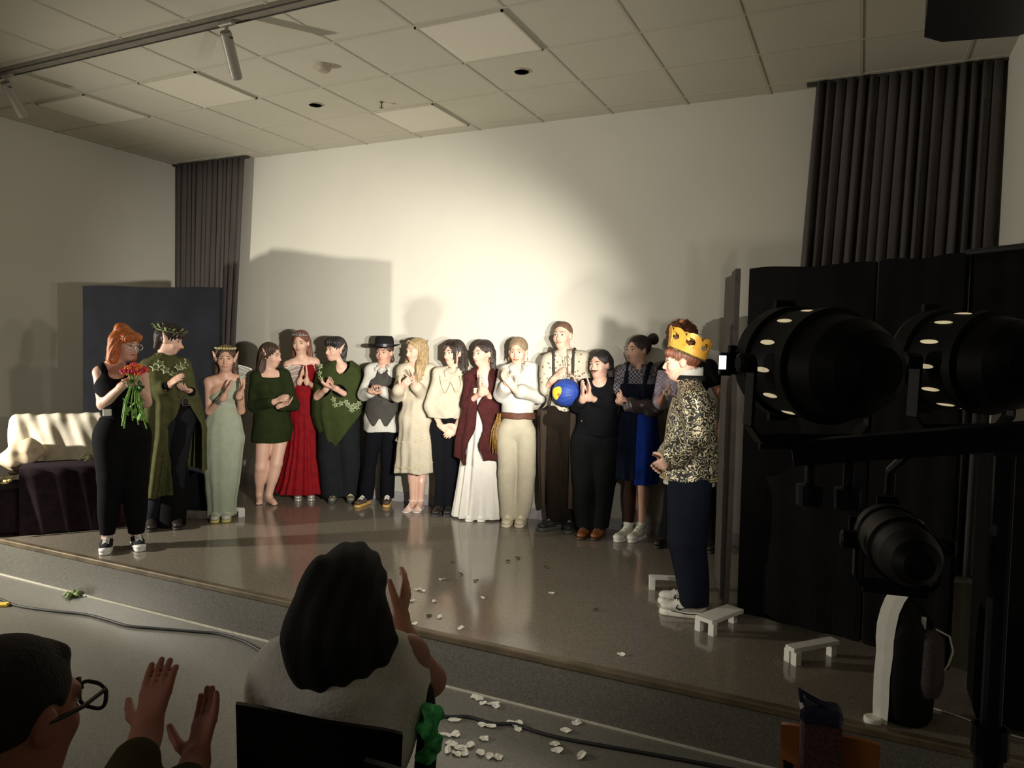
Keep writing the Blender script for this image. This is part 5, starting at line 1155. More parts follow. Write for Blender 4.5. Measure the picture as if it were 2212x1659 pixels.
for s in 'ab': p.shoe(s, mat('trainer_grey', (.16, .15, .11), .6, var=.4, scale=40), mat('sole_dark', (.04, .04, .04), .7), mat('lace_cream', (.55, .5, .3), .7))
hd = p.hd
p.hair(HB, [hd.C((-.05, -.05, .02), (-.045, -.075, -.10), .048, .022), hd.C((.055, -.05, .02), (.055, -.06, -.12), .045, .018), hd.C((0, -.07, .0), (0, -.085, -.10), .055, .03), hd.C((-.045, .055, .07), (.05, .05, .07), .032), hd.E((0, 0, .085), (.075, .085, .05))], hl=(.058, .05, .082), hc=(0, .11, -.045), strand=(.006, 20))

# ---- 7 hat
p = Person('hat', 'person in a black brimmed hat, grey waistcoat and white shirt', W=.9, skin='tan', fem=False)
p.body(curl=(.8, .8), spread=.1)
face_parts(p.root, p.hd, brow=(.04, .025, .018), lip=(.5, .17, .14))
wsh = F('shirt_white', (.52, .51, .47), var=.04)
L = [(.72, p.at(.72), .188, .155), (.85, p.at(.85), .172, .140), (.97, p.at(.97), .14, .11)]
p.cloth('shirt', wsh, [loft(L, p.sd, p.n, (6, .006, .002, 0))] + p.spine(.013) + p.shoulders(.014) + p.arm('a', .014, to=.9, flare=.018, puff=.008) + p.arm('b', .014, to=.9, flare=.018, puff=.008) + [cap(p.nb - p.sd * .05, p.nb + p.n * .075 - UP * .03, .022), cap(p.nb + p.sd * .05, p.nb + p.n * .075 - UP * .03, .022)],
        cuts=[p.neckcut(.050, .01, .02), cap(p.nb + p.n * .07, p.nb + p.n * .08 - UP * .05, .02, .008)], wr=(.0055, 26))
collar(p, wsh, f=.10, drop=.03)
vest = F('waistcoat_grey', (.055, .052, .046), var=.12)
lo_, hi_, base = loft([(.78, p.at(.8), .194, .165), (.9, p.at(.9), .175, .146), (1.05, p.at(1.05), .15, .122), (1.18, p.ch, .165, .125), (1.28, p.ch, .155, .10), (1.36, p.nb, .12, .07)], p.sd, p.n)
def vs_(X, Y, Z):
    d = base(X, Y, Z); s_ = (X - p.pe[0]) * p.sd[0] + (Y - p.pe[1]) * p.sd[1]; a = np.abs(s_ + .005)
    return np.maximum(d, .76 + np.abs(a - .06) * 1.6 - Z)
p.cloth('waistcoat', vest, [(lo_, hi_, vs_)], cuts=[cap(p.nb + p.n * .10 + UP * .06, p.nb + p.n * .15 - UP * .13, .085, .03), cap(p.sa - UP * .01 - p.n * .08, p.sa - UP * .01 + p.n * .08, .062), cap(p.sb - UP * .01 - p.n * .08, p.sb - UP * .01 + p.n * .08, .062), cap(p.sa - UP * .08 - p.sd * .05, p.sa - UP * .08 - p.sd * .05 + p.n * .1, .05)] + [cap(p.at(.75) + p.n * .12, p.at(.86) + p.n * .12, .02, .004)], wr=None, k=.01)
for k in range(3): MB().ell(p.at(.9 + .06 * k) + p.n * .125, (V(.007, 0, 0), V(0, .005, 0), V(0, 0, .007)), 8, 5).build('button', DARKSH, p.root)
p.pants(F('trousers_navyblack', (.004, .0045, .007)), r=(.090, .066, .070), zb=.05, hip=.018, wr=(.004, 16))
for s in 'ab': p.shoe(s, mat('skate_brown', (.07, .05, .04), .7), mat('gum_sole', (.55, .34, .10), .6), LACE, sole=.028)
hd = p.hd
p.hair(HBR, [hd.C((.03, -.08, -.04), (.05, -.085, -.075), .035, .025)], hl=(.062, .055, .105))
hm = F('felt_black', (.010, .010, .010))
hat = empty('hat_t', (0, 0, 0)); bpy.data.objects.remove(hat)
hz = .052; prof = []
g = MB(); N = 40; rows = []
for (r, z) in ((.088, .0), (.092, .010), (.125, .010), (.155, .012), (.157, .009), (.125, .004), (.09, .0)):
    rows.append([hd.P(r * math.cos(t) * .98, -.012 + r * 1.08 * math.sin(t), hz + z + .018 * (r > .1) * (abs(math.cos(t)) ** 2 * (r - .09) / .065 - .8 * max(0, math.sin(t)) * (r - .09) / .065)) for t in np.linspace(0, 2 * math.pi, N)])
g.grid(rows)
rows = []
for (r, z) in ((.092, .0), (.093, .05), (.088, .085), (.075, .105), (.04, .108), (.001, .098)):
    rows.append([hd.P(r * math.cos(t) * (.98 - .0), -.012 + r * 1.08 * math.sin(t), hz + z) for t in np.linspace(0, 2 * math.pi, N)])
g.grid(rows); ho = g.build('hat', hm, p.root, smooth=True, label='black felt hat with a wide brim')
MB().grid([[hd.P(.0945 * math.cos(t) * .985, -.012 + .0945 * 1.085 * math.sin(t), hz + z) for t in np.linspace(0, 2 * math.pi, N)] for z in (.008, .035)]).build('hat_band', mat('band_black', (.02, .02, .022), .4), ho)
mic = MB().tube([(p.wa + p.wb) / 2 + p.n * .07 - UP * .02, (p.wa + p.wb) / 2 + p.n * .075 + UP * .075], [.008, .010], 10)
o = mic.build('small_stick', SILV); tag(o, 'small shiny stick held in front of the grey waistcoat', 'stick')

# ---- 8 blond
p = Person('blond', 'long haired blond person in a cream ruffled dress and white sandals', W=.92, skin='fair')
p.body(curl=(.3, .08))
face_parts(p.root, p.hd, brow=(.22, .13, .06))
cr = F('dress_cream', (.50, .45, .35), var=.05)
L = [(.36, p.at(.36), .205, .17), (.50, p.at(.5), .195, .165), (.75, p.at(.75), .178, .15), (.95, p.at(.95), .140, .12), (1.06, p.at(1.06), .125, .105)]
p.cloth('dress', cr, [loft(L, p.sd, p.n, (10, .016, .003, 0))] + p.spine(.018) + p.bust(.016) + p.shoulders(.016) + p.arm('a', .014, to=.85, puff=.006, flare=.022) + p.arm('b', .014, to=.85, puff=.006, flare=.022), cuts=[p.neckcut(.055, .02, .03)], wr=(.0065, 24))
rf = MB(); cz = p.at(.6)
for j, (z0, r) in enumerate(((.40, .205), (.64, .190))):
    pts_ = []
    for i in range(60):
        t = i / 59 * math.pi * 2; q = p.at(z0); rr_ = r + .006 * math.sin(i * 1.7); pts_.append(V(q[0], q[1], z0 + .06 + .05 * math.cos(t + .8) + .006 * math.sin(i * 2.3)) + p.sd * rr_ * math.cos(t) + p.n * rr_ * .84 * math.sin(t))
    rf.tube(pts_, .007, 5)
rf.build('ruffle', F('ruffle_cream', (.62, .54, .38)), p.root, smooth=True)
hd = p.hd
p.hair(HBL, [hd.C((-.066, -.03, 0), (-.085, .03, -.10), .026, .024), hd.C((-.085, .03, -.10), (-.07, .11, -.26), .028, .018), hd.C((.068, -.02, .0), (.095, .03, -.14), .036, .04), hd.C((.095, .03, -.14), (.10, .07, -.31), .045, .032), hd.C((0, -.065, 0), (.01, -.06, -.30), .065, .065), hd.C((.03, -.02, -.1), (.05, .03, -.33), .05, .03)], hl=(.062, .075, .124), hc=(0, .110, -.036), strand=(.005, 26))
g = MB(); g.tube([hd.P(.086 * math.cos(t), -.02 + .103 * math.sin(t), .088 + .012 * math.sin(5 * t)) for t in np.linspace(0, 6.283, 33)], .008, 6); g.build('plaited_headband', HBL, p.root, smooth=True)
for s in 'ab':
    A_, T_ = (p.aa, p.oa) if s == 'a' else (p.ab, p.ob); d = nrm(V(T_[0] - A_[0], T_[1] - A_[1], 0)); x = np.cross(UP, d); he = V(A_[0], A_[1], 0) - d * .03
    sw = mat('sandal_white', (.8, .74, .7), .4); o = SDF(.01).u(cap(he + UP * .008, he + d * .185 + UP * .008, .032, .040)).i(lambda X, Y, Z: Z - .012 + 0 * X).i(lambda X, Y, Z: .0 - Z + 0 * X).build('sandal', sw, p.root, h=.005)
    b = MB(); f = he + d * .15
    b.tube([f - x * .04 + UP * .01, f + UP * .048, f + x * .04 + UP * .01], .005, 6); b.tube([f + UP * .048, he + d * .07 + UP * .085], .004, 6)
    b.tube([V(A_[0], A_[1], .085) + d * .042 * math.cos(t) + x * .04 * math.sin(t) for t in np.linspace(0, 6.283, 15)], .005, 6); b.build('strap', sw, o)
o = MB().box(p.kb * .5 + p.ab * .5 + p.n * .042 + p.sd * .012, (.025, .004, .04), rz=math.atan2(p.sd[1], p.sd[0])).build('plaster', mat('plaster', (.85, .72, .64), .6), p.root)

# ---- 9 curly dark hair, cream blouse
p = Person('curly', 'person with dark wavy ponytail in a cream blouse, hands folded low', W=.92, skin='fair')
p.body(curl=(.35, .35), pna=-p.n, pnb=-p.n, thumb=UP)
face_parts(p.root, p.hd, brow=(.03, .018, .014))
bw = F('blouse_cream', (.48, .445, .35), var=.06)
p.cloth('blouse', bw, p.spine(.022) + [cap(p.pe + UP * .10, p.ch, .135, .12, .82, p.n)] + p.bust(.018) + p.shoulders(.018) + p.arm('a', .018, to=.88, puff=.014, flare=.035) + p.arm('b', .018, to=.88, puff=.014, flare=.035) + [cap(p.nb - p.sd * .055, p.nb + p.n * .07 - p.sd * .05 - UP * .05, .02), cap(p.nb + p.sd * .055, p.nb + p.n * .07 + p.sd * .04 - UP * .05, .02)],
        cuts=[p.neckcut(.052, .01, .02), cap(p.nb + p.n * .10, p.nb + p.n * .135 - UP * .12, .048, .010)], inter=[lambda X, Y, Z: .90 - Z + 0 * X], wr=(.0065, 24))
g = MB(); q = p.ch + p.n * .135
g.tube(catmull([q - p.sd * .10 + UP * .10, q - p.sd * .085 - UP * .0, q - p.sd * .05 - UP * .06, q - p.sd * .01 + UP * .02, q + p.sd * .0 + UP * .04, q + p.sd * .05 - UP * .05, q + p.sd * .09 + UP * .02, q + p.sd * .08 + UP * .1]), .003, 5); g.build('trim_cord', mat('trim_ochre', (.50, .42, .25), .7), p.root)
p.pants(F('trousers_navyblack', (.004, .0045, .007)), r=(.088, .070, .064), zb=.05, zt=.95, hip=.016, wr=(.003, 16))
for s in 'ab': p.shoe(s, DARKSH, mat('sole_dark', (.04, .04, .04), .7))
hd = p.hd
p.hair(HDB, [hd.C((.06, -.06, 0), (.10, -.02, -.15), .045, .04), hd.C((.0, -.08, 0), (.06, -.07, -.16), .06, .05), hd.C((-.045, .06, .06), (-.072, .055, -.05), .016, .012), hd.C((.045, .055, .06), (.07, .045, -.08), .018, .012)], hl=(.062, .075, .124), hc=(0, .110, -.036), strand=(.007, 20))

collar(p, bw)
# ---- 10 maroon shawl
p = Person('maroon', 'person with a dark plait in a long white dress under a maroon shawl', W=.88, skin='fair')
p.body(curl=(.08, .08))
face_parts(p.root, p.hd, brow=(.03, .018, .014), lip=(.5, .17, .14))
wd = F('dress_white', (.62, .60, .55), var=.03)
L = [(.015, p.at(.02), .235, .18), (.3, p.at(.3), .20, .16), (.55, p.at(.55), .175, .14), (.8, p.at(.8), .155, .125), (1.0, p.at(1.0), .115, .095)]
p.cloth('dress', wd, [loft(L, p.sd, p.n, (9, .022, .004, .5))] + p.spine(.014) + p.bust(.014), cuts=[cap(p.nb + p.n * .06 + UP * .02, p.nb + p.n * .08 - UP * .04, .08, .05)], wr=None)
mm = F('shawl_maroon', (.052, .013, .013), var=.2)
lo_, hi_, base = loft([(.42, p.at(.5), .245, .225), (.7, p.at(.7), .235, .20), (1.0, p.at(1.0), .185, .155), (1.18, p.ch, .165, .13), (1.30, p.nb, .16, .095), (1.37, p.nb, .09, .07)], p.sd, p.n, (7, .014, .003, 0))
def shw(X, Y, Z):
    d = base(X, Y, Z); s_ = (X - p.pe[0]) * p.sd[0] + (Y - p.pe[1]) * p.sd[1]; f_ = (X - p.pe[0]) * p.n[0] + (Y - p.pe[1]) * p.n[1]
    sh = d; wv = .015 * np.sin(17 * Z)
    lo1 = np.interp(Z, [.42, .6, .9, 1.02, 1.2, 1.4], [-.14, -.11, -.035, -.005, -.05, -.06]); hi1 = np.interp(Z, [.42, .55, .7, .9, 1.02, 1.2, 1.4], [.10, .07, .03, .03, -.0, .05, .06])
    op = np.minimum(np.minimum(s_ - lo1 - wv, hi1 + wv - s_), f_)
    hem = .44 + .12 * np.abs(np.sin(9 * s_ + .5)) - Z
    return np.maximum(np.maximum(sh, op), hem)
p.cloth('shawl', mm, [(lo_, hi_, shw)] + p.arm('a', .018, to=.35) + p.arm('b', .018, to=.30) + [cap(p.sa, p.sa * .8 + p.nb * .2, .06), cap(p.sb, p.sb * .8 + p.nb * .2, .06)], cuts=[cap(p.nb + p.n * .03 + UP * .03, p.nb + p.n * .12 - UP * .12, .06, .055)], wr=(.003, 30), k=.015)
g = MB()
for k in range(5): a = k * 1.25; g.ell(p.ch + p.n * .135 - UP * .01 + p.sd * (.03 * math.cos(a) - .02) + UP * .02 * math.sin(a), (p.sd * .022, p.n * .012, UP * .016), 7, 5)
g.build('cloth_flower', mat('flower_cream', (.7, .6, .45), .7, var=.2), p.root, smooth=True)
for s in 'ab': p.shoe(s, RUB, RUB)
hd = p.hd
pl = [hd.C((.075 + .004 * k, -.045 - .002 * k, -.03 - .03 * k), (.076 + .004 * k, -.045 - .002 * k, -.045 - .03 * k), .022 - .001 * k) for k in range(6)]
p.hair(HDB, [hd.C((.05, -.06, .0), (.07, -.055, -.05), .045, .03)] + pl, hl=(.062, .075, .124), hc=(0, .110, -.036))
MB().lathe(hd.P(.084, -.005, -.05), (0, 0, -1), [(0, .001), (.015, .008), (.03, .001)], 8).build('earring', mat('gold', (.8, .5, .15), .3, metal=.9), p.root)

# ---- 11 white shirt, cream trousers
p = Person('white', 'blond person in a white shirt, brown sash and wide cream trousers', W=.94, skin='fair')
p.body(curl=(.3, .3), nose=1)
face_parts(p.root, p.hd, brow=(.25, .14, .08))
p.cloth('shirt', wsh, p.spine(.020) + [cap(p.pe + UP * .12, p.ch, .14, .125, .85, p.n)] + p.bust(.018) + p.shoulders(.018) + p.arm('a', .016, to=.75, puff=.010, flare=.022) + p.arm('b', .016, to=.72, puff=.010, flare=.022) + [cap(p.nb - p.sd * .06, p.nb + p.n * .075 - p.sd * .045 - UP * .06, .022), cap(p.nb + p.sd * .06, p.nb + p.n * .075 + p.sd * .045 - UP * .06, .022)],
        cuts=[p.neckcut(.052, .01, .02), cap(p.nb + p.n * .10, p.nb + p.n * .135 - UP * .11, .046, .010)], inter=[lambda X, Y, Z: .945 - Z + 0 * X], wr=(.0062, 22))
collar(p, wsh)
ct = F('trousers_cream', (.42, .385, .29), var=.05)
p.pants(ct, r=(.108, .084, .078), zb=.035, zt=.975, hip=.02, wr=(.0065, 13))
bc_ = p.at(.965); brn = mat('sash_brown', (.09, .03, .015), .7, var=.2)
p.cloth('sash', brn, [loft([(.935, bc_, .166, .140), (.99, bc_, .160, .136)], p.sd, p.n)], wr=(.002, 40))
g = MB(); q0 = bc_ - p.sd * .148 + p.n * .04; rr = random.Random(3)
for k in range(26):
    a = q0 + p.sd * rr.uniform(-.02, .01) + p.n * rr.uniform(-.02, .05); e = a + p.sd * rr.uniform(-.07, .0) + p.n * rr.uniform(0, .03) - UP * rr.uniform(.24, .36)
    g.tube([a + UP * .01, (a + e) / 2 - p.sd * .018, e], [.006, .007, .004], 5)
g.build('fringe', mat('fringe_gold', (.22, .12, .03), .5, var=.5, scale=60), p.root, smooth=True)
for s in 'ab': p.shoe(s, mat('trainer_cream', (.6, .54, .4), .6), mat('trainer_sole', (.66, .6, .46), .6), mat('lace_cream2', (.75, .68, .52), .7), wd=.006)
hd = p.hd
p.hair(HDBL, [hd.C((0, -.08, .02), (.0, -.10, -.02), .045, .03)], hl=(.062, .075, .124), hc=(0, .110, -.036), strand=(.002, 30))
for s in (-1, 1): MB().lathe(hd.P(s * .084, -.005, -.045), (0, 0, -1), [(0, .001), (.02, .007), (.045, .001)], 8).build('earring', mat('gold', (.8, .5, .15), .3, metal=.9), p.root)

# ---- 12 tall boy
p = Person('tall', 'tallest person, cropped hair, pale flower print shirt and dark brown trousers', W=1.0, skin='fair', fem=False)
p.body(curl=(.25, .4))
face_parts(p.root, p.hd, brow=(.12, .06, .035), lip=(.48, .17, .14))
fl = spots('shirt_floral', (.46, .43, .34), ((.20, .08, .05), (.14, .12, .06)), 30, .25)
p.cloth('shirt', fl, p.spine(.018) + p.shoulders(.02) + p.arm('a', .022, fore=False, puff=.012) + p.arm('b', .022, fore=False, puff=.012) + [cap(p.nb - p.sd * .055, p.nb + p.n * .07 - p.sd * .035 - UP * .045, .02), cap(p.nb + p.sd * .055, p.nb + p.n * .07 + p.sd * .035 - UP * .045, .02)], cuts=[p.neckcut(.054, .01, .02)], inter=[lambda X, Y, Z: 1.03 - Z + 0 * X], wr=(.0062, 22))
p.pants(F('trousers_brown', (.013, .009, .006)), r=(.105, .085, .080), zb=.07, zt=1.08, hip=.02, wr=(.004, 15))
for s in (-1, 1):
    pts = [p.at(1.06) + p.sd * s * .075 + p.n * .122, p.ch + p.sd * s * .078 + p.n * .134 - UP * .03, p.ch + p.sd * s * .082 + p.n * .125 + UP * .04, p.nb + p.sd * s * .085 + p.n * .078 - UP * .02, p.nb + p.sd * s * .088 + p.n * .03 + UP * .026, p.nb + p.sd * s * .08 - p.n * .08 - UP * .04, p.ch + p.sd * s * .05 - p.n * .12]
    MB().tube(catmull(pts, 4), .012, 8).build('brace', mat('braces_dark', (.03, .022, .016), .6), p.root, smooth=True)

lo_, hi_, base = loft([(.20, p.at(.2), .20, .13), (.6, p.at(.6), .20, .13), (1.03, p.at(1.0), .19, .13)], p.sd, p.n, (8, .014, .006, 0))
def tab(X, Y, Z):
    d = base(X, Y, Z); s_ = (X - p.pe[0]) * p.sd[0] + (Y - p.pe[1]) * p.sd[1]; f_ = (X - p.pe[0]) * p.n[0] + (Y - p.pe[1]) * p.n[1]
    return np.maximum(np.maximum(d, -(d + .012)), np.minimum(.10 - np.abs(s_ - .02), f_))
p.cloth('side_cloth', mat('sheer_brown', (.035, .021, .012), .9, var=.35, scale=8, stretch=(1, 1, .2)), [(lo_, hi_, tab)], wr=None)
for s in 'ab': p.shoe(s, mat('trainer_black', (.018, .020, .019), .6), mat('trainer_black_sole', (.07, .08, .07), .6), mat('lace_grey', (.3, .3, .28), .7), sole=.03, wd=.004, high=.03)
hd = p.hd
p.hair(mat('hair_buzz', (.16, .085, .05), .8, var=.2, scale=60), [], hl=(.066, .055, .105), hc=(0, .088, -.034), strand=(.0, 30), nocap=True, cuts=[]) if False else None
g = SDF(.01); g.u(hd.E((0, -.021, .035), (.0765, .0935, .0855))); g.s(hd.E((0, .085, -.034), (.072, .060, .082)), k=.008); g.i(lambda X, Y, Z: -( (X - hd.c[0]) * hd.u[0] + (Y - hd.c[1]) * hd.u[1] + (Z - hd.c[2]) * hd.u[2]) - .035); g.build('hair', mat('hair_buzz', (.13, .07, .042), .8, var=.2, scale=60), p.root, h=.006)
collar(p, fl, f=.10)
# balloon lantern
bc = (p.wb + p.n * .10 - UP * .08 - p.sd * .10) if False else np.array(POSE['lantern'])
ln = empty('blue_lantern', bc, 'round blue pleated paper lantern with a yellow patch held at waist height', 'lantern')
g = MB(); rows = []; fa = nrm(V(CAM[0] - bc[0], CAM[1] - bc[1], .1)); sx = nrm(np.cross(UP, fa) * .8 + fa * .6); q1 = nrm(np.cross(sx, UP)); 
for j in range(17):
    t = math.pi * j / 16; row = []
    for k in range(49):
        a = 2 * math.pi * k / 48; R = .118 * (1 + .02 * math.sin(a * 16)) ; row.append(bc + sx * R * math.cos(t) + (q1 * math.cos(a) + UP * math.sin(a)) * R * math.sin(t) * .98)
    rows.append(row)
g.grid(rows).build('shade', mat('lantern_blue', (.015, .05, .28), .6, var=.15), ln, smooth=True)
ym = mat('patch_yellow', (.85, .62, .05), .6); 
pc_ = -sx * .55 + fa * .8; pc_ = nrm(pc_); pa_ = nrm(np.cross(UP, pc_)); pu = np.cross(pc_, pa_); vs = []
for j in range(6):
    for k in range(20):
        t = 2 * math.pi * k / 20; r = j / 5 * (.062 if True else 0) * (1 + .18 * math.sin(2 * t + .5) + .10 * math.sin(3 * t)); q = pc_ * .118 + pa_ * r * .75 * math.cos(t) + pu * r * math.sin(t); q = nrm(q) * .1225; vs.append(bc + q)
MB().add(vs, [(j * 20 + k, j * 20 + (k + 1) % 20, (j + 1) * 20 + (k + 1) % 20, (j + 1) * 20 + k) for j in range(5) for k in range(20)]) if False else None
b = MB(); b.add(vs, [(j * 20 + k, j * 20 + (k + 1) % 20, (j + 1) * 20 + (k + 1) % 20, (j + 1) * 20 + k) for j in range(5) for k in range(20)]); b.build('yellow_patch', ym, ln)
q = bc + nrm(pc_ + pa_ * .25 - pu * .1) * .124; MB().ell(q, (pa_ * .018, pu * .012, pc_ * .004), 10, 6).build('orange_dot', mat('dot_orange', (.8, .2, .03), .6), ln)
MB().tube([bc + UP * .11, bc + UP * .17 + p.sd * .01, bc + UP * .30 + p.sd * .0], .004, 6).build('stick', mat('stick_dark', (.05, .05, .06), .4), ln)
MB().tube([bc + UP * .16, bc + UP * .15 + sx * .08, bc + UP * .06 + sx * .12], .0025, 5).build('hook_wire', SILV, ln)

# ---- 13 moustache
p = Person('moust', 'person with a drawn on black moustache in all black, clapping', W=1.0, skin='fair')
p.body(curl=(.1, .1))
face_parts(p.root, p.hd, brow=(.03, .02, .016))
bk2 = F('overall_black', (.010, .011, .013), var=.2)
p.cloth('shirt', F('top_black', (.006, .006, .008)), [loft([(.86, p.at(.86), .190, .15), (1.0, p.at(1.0), .165, .135), (1.15, p.at(1.12), .145, .12)], p.sd, p.n)] + p.spine(.018) + p.bust(.012, .046) + p.shoulders(.016) + p.arm('a', .016, to=.55) + p.arm('b', .016, to=.6), cuts=[p.neckcut(.055, .01, .02)], wr=(.0062, 22))
p.pants(F('trousers_greenblack', (.006, .0075, .008)), r=(.125, .105, .078), zb=.07, zt=1.0, hip=.035, wr=(.006, 14))
for s in 'ab': p.shoe(s, mat('leather_tan', (.23, .075, .025), .35, var=.15), mat('leather_sole', (.06, .025, .012), .5), mat('lace_brown', (.1, .04, .02), .7))
MB().ell(p.at(.97) + p.n * .145 - p.sd * .1, (V(.008, 0, 0), V(0, .005, 0), V(0, 0, .008)), 8, 5).build('button', mat('brass', (.2, .16, .08), .4, metal=.6), p.root)
hd = p.hd
p.hair(HB, [hd.C((.03, -.075, .02), (.05, -.085, -.10), .05, .035), hd.C((-.05, -.05, .02), (-.04, -.07, -.05), .03)], hl=(.062, .075, .124), hc=(0, .110, -.036), strand=(.003, 30))
g = MB(); g.tube([hd.P(-.038, .085, -.044), hd.P(-.02, .098, -.050), hd.P(0, .106, -.046), hd.P(.02, .098, -.050), hd.P(.038, .085, -.044)], [.0015, .006, .0045, .006, .0015], 7); g.build('moustache', HB, p.root, smooth=True)

# ---- 14 bun girl
p = Person('bun', 'person with a high bun, checked shirt and blue skirt, arm wrapped in sparkly cloth', W=.98, skin='tan')
p.body(curl=(.9, .9), spread=.1, thumb=UP)
face_parts(p.root, p.hd, brow=(.04, .025, .018), shadow=(.75, .5, .05))
ck = plaid('shirt_check', (.24, .22, .25), (.03, .03, .05), 62)
p.cloth('shirt', ck, p.spine(.016) + p.bust(.014) + p.shoulders(.018) + p.arm('a', .018, fore=False) + p.arm('b', .020, fore=False) + [cap(p.nb - p.sd * .05, p.nb + p.n * .07 - p.sd * .03 - UP * .045, .02), cap(p.nb + p.sd * .05, p.nb + p.n * .07 + p.sd * .03 - UP * .045, .02)], cuts=[p.neckcut(.054, .01, .02)], inter=[lambda X, Y, Z: (p.pe[2] + .10) - Z + 0 * X], wr=(.003, 22))
collar(p, ck, f=.10, drop=.04)
nav = F('pinafore_navy', (.006, .008, .018))
def strap(p, s, m, z0, r=.013, name='strap', w0=.07):
    pts = [p.at(z0) + p.sd * s * w0 * .9 + p.n * .118 * p.W, p.ch + p.sd * s * w0 + p.n * .132 * p.W - UP * .03, p.ch + p.sd * s * w0 * 1.1 + p.n * .122 * p.W + UP * .04, p.nb + p.sd * s * .085 + p.n * .075 - UP * .02, p.nb + p.sd * s * .088 + p.n * .03 + UP * .022, p.nb + p.sd * s * .085 - p.n * .03 + UP * .02, p.nb + p.sd * s * .08 - p.n * .08 - UP * .04, p.ch + p.sd * s * .05 - p.n * .115]
    MB().tube(catmull(pts, 4), r, 8).build(name, m, p.root, smooth=True)
for s in (-1, 1): strap(p, s, nav, p.at(1.1)[2], .018)

p.cloth('pinafore', nav, p.spine(.028) + p.bust(.028), inter=[lambda X, Y, Z: Z - (p.ch[2] + .03) + 0 * X, lambda X, Y, Z: (p.pe[2] + .09) - Z + 0 * X], wr=None)
bs_ = F('skirt_blue', (.008, .035, .25), var=.15); ns = F('skirt_blue_shaded', (.004, .006, .018))
L = [(.47, p.at(.47), .175, .15), (.65, p.at(.65), .185, .155), (.85, p.at(.85), .178, .15), (1.0, p.at(1.0), .160, .135), (1.06, p.at(1.06), .145, .125)]
p.skirt(bs_, L, (8, .014, .002, 0), 'skirt', inter=[lambda X, Y, Z: .02 - ((X - p.c[0]) * p.sd[0] + (Y - p.c[1]) * p.sd[1]) + 0 * Z])
L = [(z + (.03 if z < .5 else 0), c, a + .004, b + .004) for z, c, a, b in L]
p.skirt(ns, L, (8, .014, .002, 0), 'skirt_shaded_half', inter=[lambda X, Y, Z: ((X - p.c[0]) * p.sd[0] + (Y - p.c[1]) * p.sd[1]) - .03 + 0 * Z])  # left half of the blue skirt, its shadow put into the colour
p.cloth('stocking', F('stocking_brown', (.030, .014, .010)), p.leg('a', .004), inter=[lambda X, Y, Z: .10 - Z + 0 * X], wr=None)
bt = mat('boot_white', (.52, .53, .44), .6, var=.1)
for s in 'ab': p.shoe(s, bt, RUB, LACE, high=.06, toe=RUB, sole=.032, wd=.002)
hd = p.hd
p.hair(HDB, [hd.E((.035, -.135, .095), (.048, .044, .045)), hd.C((.01, -.08, .06), (.03, -.11, .085), .03, .024)], hl=(.062, .075, .124), hc=(0, .110, -.036), strand=(.005, 24), k=.010)
g = SDF(.02); e0 = p.eb; w0 = (p.wa + p.wb) / 2
g.u(cap(e0 + p.n * .06 - UP * .005, w0 + p.n * .02, .062, .052), cap(e0 + p.n * .08 - UP * .03, w0 + p.n * .03 - UP * .03, .06, .03))
g.p(lambda X, Y, Z: .006 * np.sin(70 * X + 20 * Z) + .004 * np.sin(60 * Z - 30 * X))
o = g.build('sparkly_cloth', mat('sequin_dark', (.09, .075, .075), .35, metal=.5, var=.8, scale=120), h=.008); tag(o, 'dark sparkly cloth draped over the forearms above the blue skirt', 'cloth')

# ---- 15 wig person
p = Person('wig', 'person in a furry reddish brown wig half hidden behind the gold crown', W=1.0, skin='shaded', fem=False)
p.body(curl=(.2, .4))
face_parts(p.root, p.hd)
p.cloth('t_shirt', F('tshirt_black', (.006, .006, .007)), p.spine(.022) + p.shoulders(.02) + [cap(p.sb, p.sb * .68 + p.eb * .32, .062, .060), cap(p.sa, p.sa * .6 + p.ea * .4, .06)], cuts=[p.neckcut(.055, .01, .02)], wr=(.003, 20))
p.cloth('check_sleeve', plaid('lilac_check', (.42, .36, .42), (.25, .2, .28), 60), p.arm('a', .026, to=.7) + [cap(p.ch - p.sd * .08 + p.n * .06, p.at(1.1) - p.sd * .07 + p.n * .06, .08)], wr=(.003, 20))
p.pants(F('trousers_greenblack', (.006, .0075, .008)), r=(.11, .085, .08), zb=.06)
for s in 'ab': p.shoe(s, DARKSH, mat('sole_dark', (.04, .04, .04), .7))
hd = p.hd; g = SDF(.02); g.u(hd.E((-.012, -.02, .062), (.118, .122, .098)), hd.C((-.07, -.02, .02), (-.085, -.02, -.05), .045, .03), hd.C((.07, -.02, .02), (.085, -.02, -.05), .045, .03)); g.s(hd.E((0, .11, -.045), (.058, .055, .08)))
g.p(lambda X, Y, Z: .010 * np.sin(95 * X + 3 * np.sin(60 * Z)) * np.sin(85 * Z + 2 * np.sin(50 * Y)) * 1.0 + .006 * np.sin(140 * Y + 60 * X))
wg = g.build('fur_wig', mat('fur_brown', (.13, .045, .02), .9, var=.6, scale=60, bump=.6, bscale=160), p.root, h=.006)
for q in ((-.075, .02, .11), (.02, .04, .145)): MB().ell(hd.P(*q), (hd.vec(.024, 0, .006), hd.vec(0, .014, 0), hd.vec(0, 0, .018)), 10, 7).build('fur_ear', mat('fur_orange', (.7, .26, .09), .8, var=.3), wg, smooth=True)
fw = empty('pale_flower', p.ta, 'pale pink flower held just left of the sequinned jacket', 'flower')
for k in range(7):
    a = k * .9; MB().ell(p.ta + p.n * .04 + p.sd * .022 * math.cos(a) + UP * (.018 * math.sin(a) - .06), (p.sd * .018, p.n * .006, UP * .012), 7, 5).build('petal', mat('flower_blush', (.62, .45, .38), .7), fw, smooth=True)
MB().tube([p.ta + p.n * .03 - UP * .06, p.ta + p.n * .03 - UP * .12], .004).build('stem', stemg, fw)

